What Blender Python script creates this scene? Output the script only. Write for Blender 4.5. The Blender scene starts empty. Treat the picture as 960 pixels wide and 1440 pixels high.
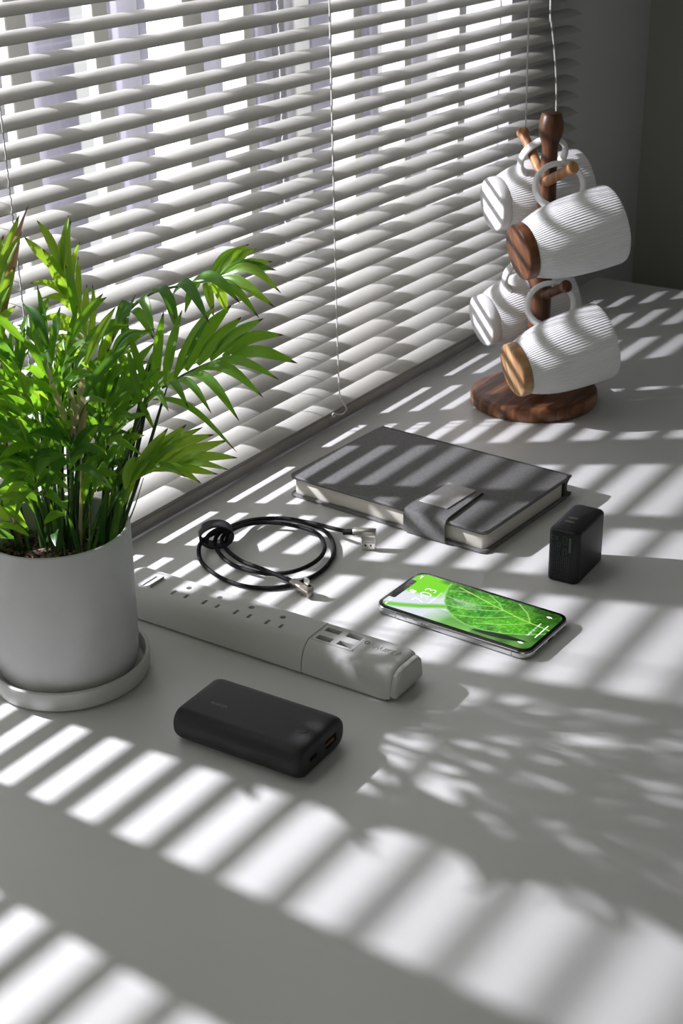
import bpy, bmesh, math, random, json
from mathutils import Vector, Matrix
import numpy as np
random.seed(7)
S = 0.001            # every number below is in millimetres; x runs along the window, y towards it, z=0 is the table top
SC = bpy.context.scene
C = SC.collection
R = math.radians
PI = math.pi

# ------------------------------------------------------------------ camera
cam_d = bpy.data.cameras.new('camera'); cam = bpy.data.objects.new('camera', cam_d); C.objects.link(cam)
cam_d.sensor_fit = 'VERTICAL'; cam_d.sensor_height = 36.0; cam_d.lens = 2057.46*36/1440
cam_d.clip_start = .02; cam_d.clip_end = 60
cr = Vector((0.556781,-0.830461,-0.018142)); cu = Vector((0.363096,0.223677,0.904505)); cf = Vector((0.747099,0.510199,-0.426077))
M = Matrix((cr, cu, -cf)).transposed().to_4x4(); M.translation = Vector((0, 0, .5828))
cam.matrix_world = M
cam_d.dof.use_dof = True; cam_d.dof.focus_distance = 1.13; cam_d.dof.aperture_fstop = 20.0
SC.camera = cam

# ------------------------------------------------------------------ exposure, sky, lamps
vs = SC.view_settings; vs.view_transform = 'Standard'; vs.look = 'None'; vs.gamma = 1.0; vs.exposure = 0.0; vs.use_curve_mapping = False
SC.cycles.use_denoising = True
SC.cycles.max_bounces = 7; SC.cycles.diffuse_bounces = 4; SC.cycles.glossy_bounces = 3; SC.cycles.transmission_bounces = 4; SC.cycles.transparent_max_bounces = 12
SC.cycles.sample_clamp_indirect = 4.0
w = bpy.data.worlds.new('overcast_sky'); SC.world = w; w.use_nodes = True
w.node_tree.nodes['Background'].inputs[0].default_value = (.97, .965, .97, 1); w.node_tree.nodes['Background'].inputs[1].default_value = 0.95
# the hard low light that rakes through the blind is a lamp standing just outside the window
ld = bpy.data.lights.new('window_lamp', 'SPOT'); ld.energy = 165; ld.shadow_soft_size = .012; ld.spot_size = R(165); ld.spot_blend = .1; ld.color = (.955, .93, 1.0)
lo = bpy.data.objects.new('window_lamp', ld); C.objects.link(lo); lo.location = (.545, 1.650, .722)
lo.rotation_euler = (Vector((1.0, .75, .1)) - Vector(lo.location)).to_track_quat('-Z', 'Y').to_euler()
# fill light added for the room, behind and to the left of the camera
ad = bpy.data.lights.new('room_fill', 'AREA'); ad.shape = 'RECTANGLE'; ad.size = 1.6; ad.size_y = 1.3; ad.energy = 5.5; ad.color = (.97, 1.0, .80)
ao = bpy.data.objects.new('room_fill', ad); C.objects.link(ao); ao.location = (-1.55, -.6, 1.05)
ao.rotation_euler = (Vector((.9, .5, 0)) - Vector(ao.location)).to_track_quat('-Z', 'Y').to_euler()

# ------------------------------------------------------------------ materials
def mat(name, col, rough=.5, metal=0, spec=.5, **k):
    m = bpy.data.materials.new(name); m.use_nodes = True; b = m.node_tree.nodes['Principled BSDF']
    b.inputs['Base Color'].default_value = (*col, 1); b.inputs['Roughness'].default_value = rough; b.inputs['Metallic'].default_value = metal
    b.inputs['Specular IOR Level'].default_value = spec
    for a, v in k.items(): b.inputs[a.replace('_', ' ')].default_value = v
    return m
def nd(m, t, **k):
    n = m.node_tree.nodes.new(t)
    for a, v in k.items():
        if hasattr(n, a): setattr(n, a, v)
        else: n.inputs[a].default_value = v
    return n
def lk(m, a, b): m.node_tree.links.new(a, b)
def bs(m): return m.node_tree.nodes['Principled BSDF']
def noisy(m, c2, scale, lo_=.4, hi_=.6, bump=0, bscale=None, stretch=(1, 1, 1), detail=4, dist=.001):
    tc = nd(m, 'ShaderNodeTexCoord'); mp = nd(m, 'ShaderNodeMapping'); mp.inputs['Scale'].default_value = stretch
    lk(m, tc.outputs['Object'], mp.inputs['Vector'])
    n = nd(m, 'ShaderNodeTexNoise'); n.inputs['Scale'].default_value = scale; n.inputs['Detail'].default_value = detail; lk(m, mp.outputs[0], n.inputs['Vector'])
    r = nd(m, 'ShaderNodeValToRGB'); c1 = tuple(bs(m).inputs['Base Color'].default_value)
    r.color_ramp.elements[0].position = lo_; r.color_ramp.elements[0].color = c1
    r.color_ramp.elements[1].position = hi_; r.color_ramp.elements[1].color = (*c2, 1)
    lk(m, n.outputs['Fac'], r.inputs[0]); lk(m, r.outputs[0], bs(m).inputs['Base Color'])
    if bump:
        n2 = nd(m, 'ShaderNodeTexNoise'); n2.inputs['Scale'].default_value = bscale or scale; n2.inputs['Detail'].default_value = 3; lk(m, mp.outputs[0], n2.inputs['Vector'])
        bp = nd(m, 'ShaderNodeBump'); bp.inputs['Strength'].default_value = bump; bp.inputs['Distance'].default_value = dist
        lk(m, n2.outputs['Fac'], bp.inputs['Height']); lk(m, bp.outputs[0], bs(m).inputs['Normal'])
    return m
def wood(name, a, b, c):
    m = mat(name, a, .38, spec=.4)
    tc = nd(m, 'ShaderNodeTexCoord'); mp = nd(m, 'ShaderNodeMapping'); mp.inputs['Scale'].default_value = (14, 95, 14); mp.inputs['Rotation'].default_value = (.1, .2, .5)
    lk(m, tc.outputs['Object'], mp.inputs['Vector'])
    n = nd(m, 'ShaderNodeTexNoise'); n.inputs['Scale'].default_value = 1.1; n.inputs['Detail'].default_value = 8; n.inputs['Distortion'].default_value = 1.3; lk(m, mp.outputs[0], n.inputs['Vector'])
    r = nd(m, 'ShaderNodeValToRGB'); e = r.color_ramp.elements
    e[0].position = .3; e[0].color = (*a, 1); e[1].position = .72; e[1].color = (*c, 1); x = e.new(.5); x.color = (*b, 1)
    lk(m, n.outputs['Fac'], r.inputs[0]); lk(m, r.outputs[0], bs(m).inputs['Base Color'])
    bp = nd(m, 'ShaderNodeBump'); bp.inputs['Strength'].default_value = .15; bp.inputs['Distance'].default_value = .0005
    lk(m, n.outputs['Fac'], bp.inputs['Height']); lk(m, bp.outputs[0], bs(m).inputs['Normal'])
    return m
MT = {}
MT['table'] = noisy(mat('white_laminate', (.72, .72, .71), .34, spec=.42), (.75, .75, .745), 6, .3, .7, bump=.05, bscale=900, dist=.0003)
MT['slat'] = mat('white_painted_aluminium', (.62, .61, .575), .42, spec=.35)
MT['rail'] = noisy(mat('taupe_rail_paint', (.30, .285, .265), .4), (.34, .325, .30), 30)
MT['cord'] = noisy(mat('white_braided_cord', (.78, .78, .76), .8), (.6, .6, .58), 1500, .4, .6)
MT['frame'] = mat('white_window_frame', (.78, .77, .74), .45)
MT['gasket'] = mat('black_rubber', (.02, .02, .035), .6)
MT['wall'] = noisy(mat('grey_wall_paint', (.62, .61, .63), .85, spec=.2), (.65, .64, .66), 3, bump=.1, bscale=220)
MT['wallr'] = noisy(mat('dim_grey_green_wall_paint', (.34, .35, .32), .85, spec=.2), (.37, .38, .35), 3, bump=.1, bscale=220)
MT['ceil'] = mat('white_ceiling_paint', (.8, .8, .8), .9)
MT['floor'] = noisy(mat('dark_floor', (.11, .10, .09), .5), (.16, .14, .12), 4, stretch=(1, 8, 1))
MT['lav'] = noisy(mat('pale_lavender_render', (.30, .29, .36), .8), (.35, .335, .40), 2.5, .3, .7)
MT['lavdark'] = noisy(mat('slate_lavender_render', (.12, .12, .18), .6), (.30, .29, .37), 5, .35, .65)
MT['pale'] = mat('pale_grey_render', (.40, .39, .42), .8)
MT['pot'] = noisy(mat('matte_white_ceramic', (.66, .67, .67), .36, spec=.5), (.70, .71, .71), 40, .35, .7, bump=.05, bscale=60)
MT['saucer'] = noisy(mat('matte_white_saucer_ceramic', (.60, .61, .59), .45), (.64, .65, .63), 40, bump=.05, bscale=60)
MT['soil'] = noisy(mat('dark_soil', (.018, .012, .009), .95), (.07, .045, .035), 260, .4, .7, bump=1, bscale=400, dist=.002)
MT['bark'] = noisy(mat('bark_chips', (.10, .06, .05), .85), (.30, .20, .17), 300, .4, .7)
MT['ceramic'] = mat('white_glazed_ceramic', (.88, .88, .89), .22, spec=.5)
MT['walnut'] = wood('walnut_wood', (.035, .014, .007), (.105, .042, .019), (.21, .095, .045))
MT['walnut2'] = wood('reddish_acacia_wood', (.065, .025, .011), (.17, .068, .030), (.33, .15, .075))
MT['acacia'] = wood('two_tone_acacia_wood', (.30, .13, .06), (.50, .29, .14), (.74, .56, .34))
MT['peg'] = wood('light_brown_peg_wood', (.26, .11, .05), (.42, .20, .09), (.58, .32, .15))
MT['book'] = noisy(mat('grey_faux_leather', (.145, .145, .145), .62, spec=.35), (.185, .185, .185), 350, .35, .65, bump=.5, bscale=900, dist=.0004)
MT['bookedge'] = mat('dark_grey_cover_edge', (.045, .045, .045), .6)
MT['page'] = noisy(mat('cream_page_edges', (.62, .59, .53), .8), (.70, .67, .60), 60, .3, .7, stretch=(1, 1, 60))
MT['plate'] = noisy(mat('light_grey_clasp_plate', (.42, .41, .41), .38, spec=.5), (.60, .59, .59), 45, .4, .62)
MT['plastic'] = mat('white_plastic', (.66, .66, .65), .42, spec=.4)
MT['plastic2'] = mat('off_white_plastic_cap', (.60, .60, .585), .45)
MT['slotdark'] = mat('dark_slot_plastic', (.035, .035, .035), .6)
MT['slotgrey'] = mat('grey_usb_tongue', (.30, .30, .30), .5)
MT['print'] = mat('grey_print', (.33, .33, .33), .6)
MT['led'] = mat('dark_green_ring', (.06, .22, .16), .4)
MT['bank'] = noisy(mat('matte_black_shell', (.022, .022, .024), .48, spec=.35), (.027, .027, .029), 900, bump=.25, bscale=2600, dist=.0002)
MT['bankgrey'] = mat('faint_grey_print', (.16, .16, .16), .5)
MT['bankbright'] = mat('silver_print', (.45, .45, .45), .35)
MT['blackgloss'] = mat('black_glass', (.004, .004, .005), .06, spec=.6)
MT['steel'] = mat('polished_steel', (.62, .62, .63), .17, metal=1)
MT['satin'] = mat('satin_nickel', (.62, .60, .56), .28, metal=1)
MT['satin2'] = mat('brushed_gunmetal', (.38, .35, .31), .34, metal=1)
MT['chrome'] = mat('bright_nickel', (.80, .78, .74), .22, metal=1)
MT['portdark'] = mat('port_black', (.006, .006, .006), .5)
MT['copper'] = mat('orange_port_tongue', (.16, .06, .025), .45)
MT['chg'] = noisy(mat('black_charger_plastic', (.010, .010, .014), .42, spec=.35), (.013, .013, .017), 500, bump=.2, bscale=1800, dist=.0002)
MT['chgtop'] = mat('satin_black_charger_face', (.009, .009, .012), .3)
MT['strap'] = noisy(mat('black_hook_and_loop', (.014, .014, .015), .75), (.028, .028, .03), 900, bump=.6, bscale=1500)
m = mat('black_braided_nylon', (.008, .008, .009), .62, spec=.22); MT['braid'] = m
tc = nd(m, 'ShaderNodeTexCoord'); ck = nd(m, 'ShaderNodeTexVoronoi'); ck.inputs['Scale'].default_value = 1500; lk(m, tc.outputs['Object'], ck.inputs['Vector'])
r_ = nd(m, 'ShaderNodeValToRGB'); r_.color_ramp.elements[0].position = .12; r_.color_ramp.elements[0].color = (.09, .09, .095, 1); r_.color_ramp.elements[1].position = .3; r_.color_ramp.elements[1].color = (.006, .006, .007, 1)
lk(m, ck.outputs['Distance'], r_.inputs[0]); lk(m, r_.outputs[0], bs(m).inputs['Base Color'])
bp = nd(m, 'ShaderNodeBump'); bp.inputs['Strength'].default_value = .6; bp.inputs['Distance'].default_value = .0003; lk(m, ck.outputs['Distance'], bp.inputs['Height']); lk(m, bp.outputs[0], bs(m).inputs['Normal'])
# window glass: nearly clear, slightly reflecting
m = bpy.data.materials.new('window_glass'); m.use_nodes = True; MT['glass'] = m; nt = m.node_tree; nt.nodes.remove(nt.nodes['Principled BSDF'])
tr = nt.nodes.new('ShaderNodeBsdfTransparent'); tr.inputs[0].default_value = (.97, .98, .98, 1); gl = nt.nodes.new('ShaderNodeBsdfGlossy'); gl.inputs['Roughness'].default_value = .02
mx = nt.nodes.new('ShaderNodeMixShader'); mx.inputs[0].default_value = .05; lk(m, tr.outputs[0], mx.inputs[1]); lk(m, gl.outputs[0], mx.inputs[2]); lk(m, mx.outputs[0], nt.nodes['Material Output'].inputs[0])
# leaves: translucent blades, brown tips, fine lengthwise streaks
def leafmat(name, a, b, tr_col, tip=(.10, .045, .02), tipat=.93):
    m = bpy.data.materials.new(name); m.use_nodes = True; p = bs(m); p.inputs['Roughness'].default_value = .34; p.inputs['Specular IOR Level'].default_value = .45
    uv = nd(m, 'ShaderNodeUVMap'); sp = nd(m, 'ShaderNodeSeparateXYZ'); lk(m, uv.outputs[0], sp.inputs[0])
    oi = nd(m, 'ShaderNodeObjectInfo')
    mp = nd(m, 'ShaderNodeMapping'); mp.inputs['Scale'].default_value = (9, .5, 1); lk(m, uv.outputs[0], mp.inputs[0])
    ns = nd(m, 'ShaderNodeTexNoise'); ns.inputs['Scale'].default_value = 2.2; lk(m, mp.outputs[0], ns.inputs['Vector'])
    ad_ = nd(m, 'ShaderNodeMath', operation='ADD'); lk(m, oi.outputs['Random'], ad_.inputs[0]); lk(m, ns.outputs['Fac'], ad_.inputs[1])
    ml = nd(m, 'ShaderNodeMath', operation='MULTIPLY'); ml.inputs[1].default_value = .5; lk(m, ad_.outputs[0], ml.inputs[0])
    mixc = nd(m, 'ShaderNodeMix', data_type='RGBA'); mixc.inputs[6].default_value = (*a, 1); mixc.inputs[7].default_value = (*b, 1); lk(m, ml.outputs[0], mixc.inputs[0])
    gt = nd(m, 'ShaderNodeMapRange'); gt.inputs['From Min'].default_value = tipat - .03; gt.inputs['From Max'].default_value = tipat + .02; lk(m, sp.outputs['Y'], gt.inputs['Value'])
    mixt = nd(m, 'ShaderNodeMix', data_type='RGBA'); mixt.inputs[7].default_value = (*tip, 1); lk(m, mixc.outputs[2], mixt.inputs[6]); lk(m, gt.outputs[0], mixt.inputs[0])
    lk(m, mixt.outputs[2], p.inputs['Base Color'])
    tl = nd(m, 'ShaderNodeBsdfTranslucent'); mt2 = nd(m, 'ShaderNodeMix', data_type='RGBA', blend_type='MULTIPLY'); mt2.inputs[0].default_value = 1; mt2.inputs[6].default_value = (*tr_col, 1)
    mt3 = nd(m, 'ShaderNodeMix', data_type='RGBA'); mt3.inputs[6].default_value = (*tr_col, 1); mt3.inputs[7].default_value = (*tip, 1); lk(m, gt.outputs[0], mt3.inputs[0]); lk(m, mt3.outputs[2], tl.inputs[0])
    ms = nd(m, 'ShaderNodeMixShader'); ms.inputs[0].default_value = .45; lk(m, p.outputs[0], ms.inputs[1]); lk(m, tl.outputs[0], ms.inputs[2])
    lk(m, ms.outputs[0], m.node_tree.nodes['Material Output'].inputs[0])
    return m
LEAF = {'green': leafmat('mid_green_leaf', (.045, .16, .012), (.13, .30, .03), (.30, .62, .03)),
        'lime': leafmat('yellow_green_leaf', (.09, .25, .015), (.24, .42, .05), (.48, .75, .05)),
        'deep': leafmat('deep_green_leaf', (.02, .10, .022), (.06, .19, .03), (.18, .42, .04)),
        'tan': leafmat('faded_straw_leaf', (.46, .42, .24), (.62, .58, .38), (.6, .5, .25), tip=(.2, .12, .07)),
        'dry': leafmat('dry_brown_leaf', (.32, .20, .14), (.50, .36, .27), (.5, .3, .2))}
MT['stem'] = noisy(mat('green_stem', (.035, .10, .015), .45), (.10, .22, .04), 60, .35, .65)
MT['stemdark'] = noisy(mat('dark_green_stem', (.012, .03, .010), .5), (.03, .08, .02), 60, .35, .65)

# ------------------------------------------------------------------ helpers
def link(name, me, mt=None, parent=None, smooth=False):
    o = bpy.data.objects.new(name, me); C.objects.link(o)
    if mt is not None and not me.materials: me.materials.append(mt)
    if smooth: me.polygons.foreach_set('use_smooth', [True]*len(me.polygons))
    if parent: o.parent = parent
    return o
def mk(name, V, F, mt, parent=None, smooth=False, uv=None):
    me = bpy.data.meshes.new(name); me.from_pydata([tuple(c*S for c in v) for v in V], [], F); me.update()
    if uv:
        l = me.uv_layers.new(name='UVMap')
        for lp in me.loops: l.data[lp.index].uv = uv[lp.vertex_index]
    return link(name, me, mt, parent, smooth)
def sharp(o, ang=35):
    me = o.data
    bm = bmesh.new(); bm.from_mesh(me)
    bmesh.ops.recalc_face_normals(bm, faces=bm.faces)
    for e in bm.edges: e.smooth = not (len(e.link_faces) == 2 and e.calc_face_angle(0) > R(ang))
    for f in bm.faces: f.smooth = True
    bm.to_mesh(me); bm.free(); return o
def thing(name, label, cat, loc=(0, 0, 0), rotz=0, group=None):
    o = bpy.data.objects.new(name, None); C.objects.link(o); o.empty_display_size = .02
    o.location = Vector(loc)*S; o.rotation_euler = (0, 0, rotz); o['label'] = label; o['category'] = cat
    if group: o['group'] = group
    return o
def struct(o): o['kind'] = 'structure'; return o
def stuff(o): o['kind'] = 'stuff'; return o
def boxv(x0, x1, y0, y1, z0, z1):
    V = [(x, y, z) for z in (z0, z1) for x, y in ((x0, y0), (x1, y0), (x1, y1), (x0, y1))]
    return V, [(3, 2, 1, 0), (4, 5, 6, 7), (0, 1, 5, 4), (1, 2, 6, 5), (2, 3, 7, 6), (3, 0, 4, 7)]
def box(name, x0, x1, y0, y1, z0, z1, mt, parent=None, bev=0, seg=2):
    V, F = boxv(x0, x1, y0, y1, z0, z1); o = mk(name, V, F, mt, parent)
    if bev:
        bm = bmesh.new(); bm.from_mesh(o.data)
        bmesh.ops.bevel(bm, geom=list(bm.edges), offset=bev*S, segments=seg, profile=.5, affect='EDGES', clamp_overlap=True)
        bm.to_mesh(o.data); bm.free(); sharp(o, 50)
    return o
def rr(w, h, r, n=6, cx=0, cy=0):                          # rounded rectangle outline, counter-clockwise
    r = max(.01, min(r, w/2-.001, h/2-.001)); P = []
    for sx, sy, a0 in ((1, 1, 0), (-1, 1, 90), (-1, -1, 180), (1, -1, 270)):
        for i in range(n+1):
            a = R(a0+90*i/n); P.append((cx+sx*(w/2-r)+r*math.cos(a), cy+sy*(h/2-r)+r*math.sin(a)))
    return P
def loft(name, rings, mt, parent=None, ang=35, caps=True):   # rings: lists of 3D points, same count
    V = [p for r in rings for p in r]; n = len(rings[0]); F = []
    for k in range(len(rings)-1):
        for i in range(n): j = (i+1) % n; F.append((k*n+i, k*n+j, (k+1)*n+j, (k+1)*n+i))
    if caps: F.append(tuple(reversed(range(n)))); F.append(tuple((len(rings)-1)*n+i for i in range(n)))
    return sharp(mk(name, V, F, mt, parent), ang)
def slab(name, w, h, r, z0, z1, e, mt, parent=None, n=8, k=4, cx=0, cy=0, ang=35, e0=None):   # rounded plan, rounded rims e
    e0 = e if e0 is None else e0; L = []
    for i in range(k+1): a = PI/2*i/k; L.append((e0*(1-math.sin(a)), z0+e0*(1-math.cos(a))))
    for i in range(k+1): a = PI/2*i/k; L.append((e*(1-math.cos(a)), z1-e*(1-math.sin(a))))
    return loft(name, [[(x, y, z) for x, y in rr(w-2*d, h-2*d, r-d, n, cx, cy)] for d, z in L], mt, parent, ang)
def lathe(name, prof, mt, parent=None, n=64, ang=35, cx=0, cy=0, f=None):
    V = []; F = []; idx = []
    for r, z in prof:
        if r < 1e-6: idx.append([len(V)]*n); V.append((cx, cy, z))
        else:
            idx.append(list(range(len(V), len(V)+n)))
            for i in range(n):
                a = 2*PI*i/n; q = f(a) if f else 1; V.append((cx+r*q*math.cos(a), cy+r*q*math.sin(a), z))
    for k in range(len(prof)-1):
        for i in range(n):
            j = (i+1) % n; q = []
            for x in (idx[k][i], idx[k][j], idx[k+1][j], idx[k+1][i]):
                if x not in q: q.append(x)
            if len(q) > 2: F.append(q)
    return sharp(mk(name, V, F, mt, parent), ang)
def frames(P):
    P = [Vector(p) for p in P]; T = []
    for i in range(len(P)): T.append((P[min(i+1, len(P)-1)]-P[max(i-1, 0)]).normalized())
    u = T[0].orthogonal().normalized(); out = []
    for i, t in enumerate(T):
        u = (u - t*u.dot(t)).normalized(); out.append((P[i], u, t.cross(u)))
    return out
def tubev(P, rad, n=8):
    V = []; F = []; fr = frames(P); m_ = len(fr)
    for i, (p, u, v) in enumerate(fr):
        r = rad[i] if isinstance(rad, (list, tuple)) else rad
        for k in range(n): a = 2*PI*k/n; V.append(tuple(p+u*r*math.cos(a)+v*r*math.sin(a)))
    for i in range(m_-1):
        for k in range(n): j = (k+1) % n; F.append((i*n+k, i*n+j, (i+1)*n+j, (i+1)*n+k))
    F.append(tuple(reversed(range(n)))); F.append(tuple((m_-1)*n+k for k in range(n)))
    return V, F
def tube(name, P, rad, mt, parent=None, n=8):
    V, F = tubev(P, rad, n); return sharp(mk(name, V, F, mt, parent), 50)
def spline(P, k=6):
    P = [Vector(p) for p in P]; Q = [P[0]*2-P[1]] + P + [P[-1]*2-P[-2]]; out = []
    for i in range(1, len(Q)-2):
        for s in range(k):
            t = s/k; a, b, c, d = Q[i-1:i+3]
            out.append(.5*((2*b)+(c-a)*t+(2*a-5*b+4*c-d)*t*t+(3*b-a-3*c+d)*t**3))
    out.append(P[-1]); return out
def join(parts):                                             # [(V,F),...] -> V,F
    V = []; F = []
    for v, f in parts: b = len(V); V += v; F += [tuple(i+b for i in q) for q in f]
    return V, F
def text(name, s, size, mt, parent, loc, rot, depth=.05, align='CENTER', sx=1, thin=0):
    cu_ = bpy.data.curves.new(name, 'FONT'); cu_.body = s; cu_.size = size*S; cu_.extrude = depth*S; cu_.offset = thin*S; cu_.align_x = align; cu_.align_y = 'CENTER'
    t = bpy.data.objects.new(name, cu_); C.objects.link(t); bpy.context.view_layer.update()
    me = bpy.data.meshes.new_from_object(t.evaluated_get(bpy.context.evaluated_depsgraph_get())); bpy.data.objects.remove(t)
    me.materials.clear(); o = link(name, me, mt, parent); o.location = Vector(loc)*S; o.rotation_euler = rot; o.scale = (sx, 1, 1); return o
def boolean(o, cutters):
    V, F = join(cutters); c = mk('cutter', V, F, None, o.parent); sharp(c)
    md = o.modifiers.new('b', 'BOOLEAN'); md.object = c; md.operation = 'DIFFERENCE'; md.solver = 'EXACT'
    bpy.context.view_layer.update()
    me = bpy.data.meshes.new_from_object(o.evaluated_get(bpy.context.evaluated_depsgraph_get()))
    o.modifiers.clear(); o.data = me; bpy.data.objects.remove(c); return o
def cyl(x, y, r, z0, z1, n=20):
    V = [(x+r*math.cos(2*PI*i/n), y+r*math.sin(2*PI*i/n), z) for z in (z0, z1) for i in range(n)]
    return V, [tuple(reversed(range(n))), tuple(range(n, 2*n))] + [(i, (i+1) % n, n+(i+1) % n, n+i) for i in range(n)]

# ------------------------------------------------------------------ room shell
WX0, WX1, WZ0, WZ1 = 250, 1639, -6, 1150                     # window opening
V, F = join([boxv(-1800, WX0, 858, 960, -740, 1700), boxv(WX1, 2062, 858, 960, -740, 1700), boxv(WX0, WX1, 858, 960, -740, WZ0), boxv(WX0, WX1, 858, 960, WZ1, 1700)])
struct(mk('wall_window', V, F, MT['wall']))
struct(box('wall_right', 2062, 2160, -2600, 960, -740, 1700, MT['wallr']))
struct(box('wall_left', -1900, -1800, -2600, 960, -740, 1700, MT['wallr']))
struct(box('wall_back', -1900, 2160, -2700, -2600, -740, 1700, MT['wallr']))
struct(box('floor', -1900, 2160, -2700, 960, -780, -740, MT['floor']))
struct(box('ceiling', -1900, 2160, -2700, 960, 1700, 1740, MT['ceil']))
win = bpy.data.objects.new('window_1', None); C.objects.link(win); win.location = Vector(((WX0+WX1)/2, 880, WZ0))*S; struct(win)
ox, oy, oz = (WX0+WX1)/2, 880, WZ0
def wbox(name, x0, x1, y0, y1, z0, z1, mt, bev=0): return box(name, x0-ox, x1-ox, y0-oy, y1-oy, z0-oz, z1-oz, mt, win, bev)
posts = [(300, 330, 866, 30), (487, 545, 866, 26), (606, 624, 868, 12), (721, 737, 868, 12), (829, 851, 868, 12), (926, 944, 868, 12), (1040, 1066, 868, 44), (1148, 1162, 884, 30), (1295, 1311, 857, 28), (1410, 1424, 867, 30), (1531, 1547, 868, 22)]
for x0, x1, y0, d in posts: wbox('window_stile', x0, x1, y0, y0+d, WZ0, WZ1, MT['frame'], 1.2)
wbox('window_sill', WX0, WX1, 859, 958, WZ0-4, WZ0+1, MT['frame'], 1)
wbox('shade_block', 694, 722, 868, 882, WZ0, 232, MT['frame'], 1.2)  # unseen block added to shade the table between pot and power strip
wbox('head_frame', WX0, WX1, 862, 900, WZ1-40, WZ1, MT['frame'], 1.5)
wbox('sash_rail', WX0, WX1, 906, 930, WZ0+1, WZ0+22, MT['frame'], 1.5)
gx = [WX0, 300, 487, 606, 721, 829, 926, 1040, 1148, 1295, 1410, 1531, WX1]
for a, b in zip(gx, gx[1:]): wbox('pane', a+1, b-1, 917, 919, WZ0+10, WZ1-30, MT['glass'])

# ------------------------------------------------------------------ what stands outside
bl = thing('neighbouring_building', 'pale lavender and grey building seen in strips between the blind slats', 'building', (2500, 1850, -900))
def bpan(x0, x1, mt, name='wall_panel', y=1800, d=60): box(name, x0-2500, x1-2500, y-1850, y+d-1850, 0, 1750, mt, bl, 3)
for x0, x1, k in ((1640, 1720, 'pale'), (1748, 1866, 'lav'), (1979, 2034, 'lav'), (2036, 2079, 'lavdark'), (2205, 2314, 'lav'), (2378, 2408, 'lav'), (2457, 2499, 'pale'), (2501, 2556, 'frame'), (2560, 2679, 'lav'), (2787, 2816, 'lav'), (2960, 3028, 'pale'), (3440, 3800, 'lav')):
    bpan(x0, x1, MT[k])
bpan(2422, 2443, MT['gasket'], 'dark_drainpipe', 1780, 20)
box('ground_slab', -900, 1400, -60, 400, -20, 0, MT['pale'], bl)

# ------------------------------------------------------------------ table
tb = thing('table', 'white laminate table top standing against the window under the blind', 'table', (900, 200, -740))
def tx(v): return v[0]-900, v[1]-200
o = box('table_top', -420-900, 1853-900, -700-200, 825-200, 740-28, 740, MT['table'], tb, 1.2)
for x, y in ((-380, -650), (1790, -650), (-380, 770), (1790, 770)): box('leg', x-900-22, x-900+22, y-200-22, y-200+22, 0, 712, MT['frame'], tb, 2)

# ------------------------------------------------------------------ venetian blind
BX0, BX1 = 190, 1767
bd = thing('venetian_blind', 'white venetian blind with curved slats hanging in front of the window', 'blind', (976, 836, 0))
def tilt(z): t = max(0, min(1, (380-z)/150)); return 15.0+1.5*t
def slat_mesh(tl):
    n = 8; ch, sag, th = 25.4, 2.4, .35; V = []
    for x in (BX0-976, BX1-976):
        for side in (0, 1):
            for i in range(n+1):
                q = -1+2*i/n; y = q*ch/2; z = sag*(1-q*q) - side*th
                V.append((x, y*math.cos(tl)-z*math.sin(tl), y*math.sin(tl)+z*math.cos(tl)))
    m2 = n+1; F = []
    for i in range(n):
        F.append((i, 2*m2+i, 2*m2+i+1, i+1)); F.append((m2+i, m2+i+1, 3*m2+i+1, 3*m2+i))
    F += [(0, m2, 3*m2, 2*m2), (n, 2*m2+n, 3*m2+n, m2+n)]
    F.append(tuple(range(n+1))+tuple(m2+i for i in range(n, -1, -1))); F.append(tuple(2*m2+i for i in range(n, -1, -1))+tuple(3*m2+i for i in range(n+1)))
    me = bpy.data.meshes.new('slat'); me.from_pydata([tuple(c*S for c in v) for v in V], [], F); me.update(); me.materials.append(MT['slat'])
    o = bpy.data.objects.new('t', me); C.objects.link(o); sharp(o, 40); bpy.data.objects.remove(o); return me
sm = {}
for k in range(-34, 22):
    zl = 459.96 - k*20.127; tl = round(tilt(zl), 1)
    if tl not in sm: sm[tl] = slat_mesh(R(tl))
    o = bpy.data.objects.new('slat', sm[tl]); C.objects.link(o); o.parent = bd
    o.location = Vector((0, 824+12.7*math.cos(R(tl))-836, zl+12.7*math.sin(R(tl))))*S
    o.rotation_euler = (R(random.uniform(-.5, .5)), R(random.uniform(-.02, .02)), 0)
# last slat sits just above the rail
tl = 16.5; o = bpy.data.objects.new('slat', sm[tl]); C.objects.link(o); o.parent = bd; o.location = Vector((0, 0.3, 21.2))*S
rl = loft('bottom_rail', [[(x, y-836, z) for y, z in [(826, 2), (826.5, .8), (846, .8), (848, 2), (848, 12), (846, 15), (830, 16.2), (827, 15.5), (826.2, 14), (827.2, 12.6), (826.2, 11.4), (826, 8)]] for x in (BX0-976-2, BX1-976+2)], MT['rail'], bd)
box('headrail', BX0-976, BX1-976, -14, 16, 1150, 1176, MT['slat'], bd, 1.5)
for x in (300, 771.5, 1157, 1597):
    P = []
    z = 14.0
    while z < 1150: P.append((x-976+.45*math.sin(z*.9), 823.2-836+.45*math.cos(z*.9), z)); z += 3.4
    if x < 800: tube('ladder_cord', P, .55, MT['cord'], bd, 5)
    tube('ladder_cord', [(a, b+27.3, c) for a, b, c in P], .7, MT['cord'], bd, 5)
    rg = []
    for k in range(-34, 22):
        zl = 459.96-k*20.127; t_ = R(tilt(zl)); rg.append(tubev([(x-976, -12.6, zl-.3), (x-976, 14.0, zl+26*math.sin(t_)-.3)], .35, 4))
    V, F = join(rg); mk('ladder_rungs', V, F, MT['cord'], bd)
def cordl(P, r=.75): return tube('lift_cord', spline([(x-976, y-836, z) for x, y, z in P], 5), r, MT['cord'], bd, 6)
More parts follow.
